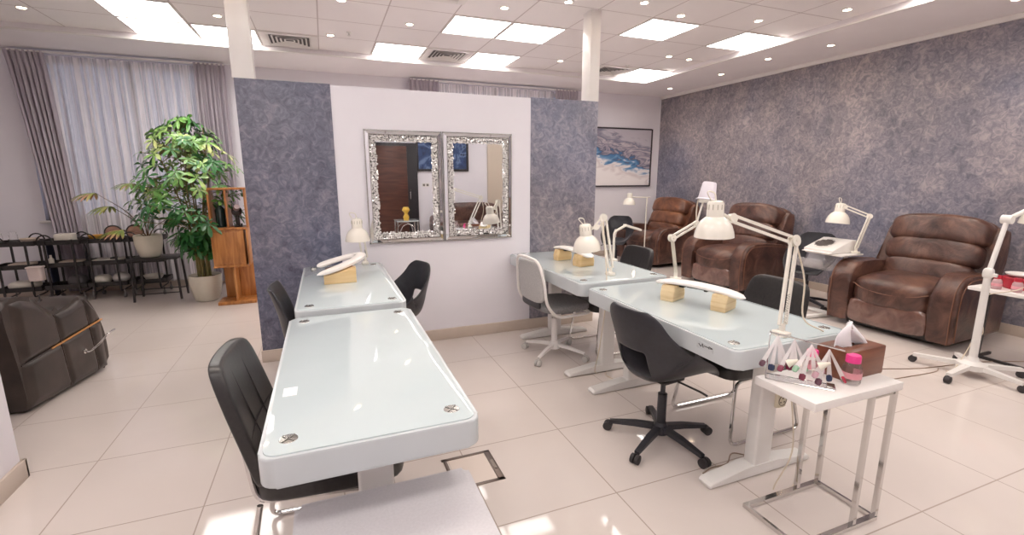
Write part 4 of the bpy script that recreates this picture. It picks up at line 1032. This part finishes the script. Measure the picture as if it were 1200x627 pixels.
# local +Y runs along the side panel
side = [(.02, .02), (.0, .35), (-.03, .62), (-.01, .75), (.10, .755), (.2, .72), (.28, .63), (.36, .59), (.46, .60), (.56, .63), (.63, .63), (.70, .54), (.76, .4), (.79, .25), (.78, .05), (.70, .015)]
sd = smooth_path([(y, z, 0) for y, z in side], 4); out = [(p.x, p.y) for p in sd]
pn = obj('side_panel', B().prism(out, -.2, 0, 'x', .03, 4), brnblack, t_)
def topz(y):
    q = [p for p in side[3:14]]
    for (a, za), (c, zc) in zip(q, q[1:]):
        if a <= y <= c: return za+(zc-za)*(y-a)/(c-a)
    return .3
def quilt(u, v):
    y = .015+u*.745; z = .03+v*(topz(y)-.05)
    g = 1.0
    for c in (.375, .655): g *= 1-.9*math.exp(-((y-c+.04*v)/.014)**2)
    hz = .33+.08*u; g *= 1-.9*math.exp(-((z-hz)/.016)**2)
    e = min(1, min(u, 1-u, v, 1-v)*12)
    return Vector((-.004+.026*g*e**.6, y, z))
b = B(); b.sheet(quilt, 90, 60)
obj('quilted_panel', b, brnblack, t_, ang=180)
b = B()
def seamline(pts): b.tube(smooth_path([(x, y, z) for x, y, z in pts], 6), .004, 6)
hb_ = B().tube(smooth_path([(.008, .26, .352), (.011, .4, .368), (.011, .58, .388), (.006, .77, .405)], 6), .0065, 6)  # warm light glinting on the seam, painted in as an amber strip
obj('piping_and_glint', hb_, M('amber_seam_glint', (196, 136, 72), .3), pn)
seamline([(.006, .02, .325), (.008, .14, .338), (.008, .26, .352)])
for y in (.37, .655): seamline([(.006, y, .04), (.008, y-.015, .3), (.006, y-.04, .57)])
obj('piping_and_glint', b, M('espresso_piping', (58, 46, 40), .3), pn)
obj('side_panel', B().prism(out, -.95, -.75, 'x', .03, 4), brnblack, t_)
obj('seat', B().cushion((-.475, .42, .38), (.56, .8, .3), 4), brnblack, t_)
obj('base', B().box((-.475, .40, .13), (.56, .72, .22), .02), blk_dk, t_)
obj('backrest', B().cushion((-.475, .03, .62), (.58, .22, .5), 4), brnblack, t_)
obj('headrest', B().cushion((-.475, -.03, .92), (.5, .18, .18), 3), brnblack, t_)
obj('lever', B().tube(smooth_path([(.02, .52, .235), (.05, .53, .23), (.07, .60, .26), (.09, .68, .31), (.09, .76, .32)], 5), [.007]*21, 8).lathe([(0, 0), (.018, 0), (.018, .006), (0, .006)], 16, Matrix.Translation((.022, .52, .235)) @ Matrix.Rotation(PI/2, 4, 'Y')), chrome, t_)

# cables on the floor
def cable(label, pts, m=cabled, r=.0035):
    tag(obj('floor_cable', B().tube(smooth_path(pts, 6), r, 6), m), label, 'cable')
cable('grey-brown cable trailing from the side of the front right desk foot towards the swivel chair', [(2.05, 1.66, .004), (1.98, 1.72, .004), (1.88, 1.66, .004), (1.78, 1.66, .004), (1.70, 1.64, .004)])
cable('cream cable looping on the floor in front of the desk foot', [(2.09, 1.50, .42), (2.0, 1.4, .2), (1.93, 1.42, .004), (1.98, 1.38, .004), (2.12, 1.44, .004)], cable_m)
cable('thin cable on the tiles between the side table and the rolling lamp stand', [(2.9, 1.9, .004), (3.3, 2.05, .004), (3.9, 2.0, .004), (4.3, 1.97, .004), (4.42, 2.0, .004)])
cable('second thin cable curving under the rolling lamp stand', [(3.2, 2.12, .004), (3.8, 2.2, .004), (4.3, 2.05, .004), (4.9, 1.95, .004), (5.3, 1.8, .004)])
cable('cream cable under the back right desk', [(2.2, 3.2, .004), (1.98, 2.95, .004), (1.9, 2.85, .004), (1.98, 2.7, .004), (2.3, 2.6, .004)], cable_m)

# ------------------------------------------------------------------ light, camera, colour
w = bpy.data.worlds.new('World'); bpy.context.scene.world = w; w.use_nodes = True
w.node_tree.nodes['Background'].inputs[0].default_value = (.6, .68, .9, 1); w.node_tree.nodes['Background'].inputs[1].default_value = .8
def area(name, loc, size, power, col=(1, .93, .9), sy=None):
    l = bpy.data.lights.new(name, 'AREA'); l.energy = power; l.size = size; l.color = col
    if sy: l.shape = 'RECTANGLE'; l.size_y = sy
    o = bpy.data.objects.new(name, l); C.objects.link(o); o.location = loc; return o
for i, (x, y, p) in enumerate(((5.45, 2.4, 9), (5.45, 4.0, 9), (5.5, 5.6, 9), (5.5, 6.8, 7))):
    l = bpy.data.lights.new('soffit_spot', 'SPOT'); l.energy = p*3; l.spot_size = 1.9; l.spot_blend = 1; l.color = (1, .82, .66); l.shadow_soft_size = .04
    o = bpy.data.objects.new('soffit_spot', l); C.objects.link(o); o.location = (x, y, ZS-.02)
for i, (x, y) in enumerate(((.17, 5.88), (1.65, 4.38), (-2.4, 6.0), (3.3, 3.95), (2.6, 2.4), (-.9, 2.6), (.9, 2.6), (4.3, 1.9))):
    l = bpy.data.lights.new('ceiling_spot', 'SPOT'); l.energy = 22; l.spot_size = 1.8; l.spot_blend = 1; l.color = (1, .84, .7); l.shadow_soft_size = .04
    o = bpy.data.objects.new('ceiling_spot', l); C.objects.link(o); o.location = (x, y, ZC-.02)
cam = bpy.data.cameras.new('camera'); cam.lens = 36*548/1200; cam.sensor_width = 36; cam.clip_start = .05
co = bpy.data.objects.new('camera', cam); C.objects.link(co)
p, yw = math.radians(11.085), math.radians(21.53)
fw = Vector((math.sin(yw)*math.cos(p), math.cos(yw)*math.cos(p), -math.sin(p))); rt = Vector((math.cos(yw), -math.sin(yw), 0)); up = rt.cross(fw)
m = Matrix((rt, up, -fw)).transposed().to_4x4(); m.translation = (0, 0, 1.5); co.matrix_world = m
bpy.context.scene.camera = co
sc_ = bpy.context.scene
sc_.view_settings.view_transform = 'Standard'; sc_.view_settings.exposure = 0.36; sc_.view_settings.gamma = 1.05
sc_.cycles.max_bounces = 8; sc_.cycles.diffuse_bounces = 5; sc_.cycles.glossy_bounces = 4; sc_.cycles.transparent_max_bounces = 12
sc_.cycles.sample_clamp_indirect = 6; sc_.cycles.use_denoising = True
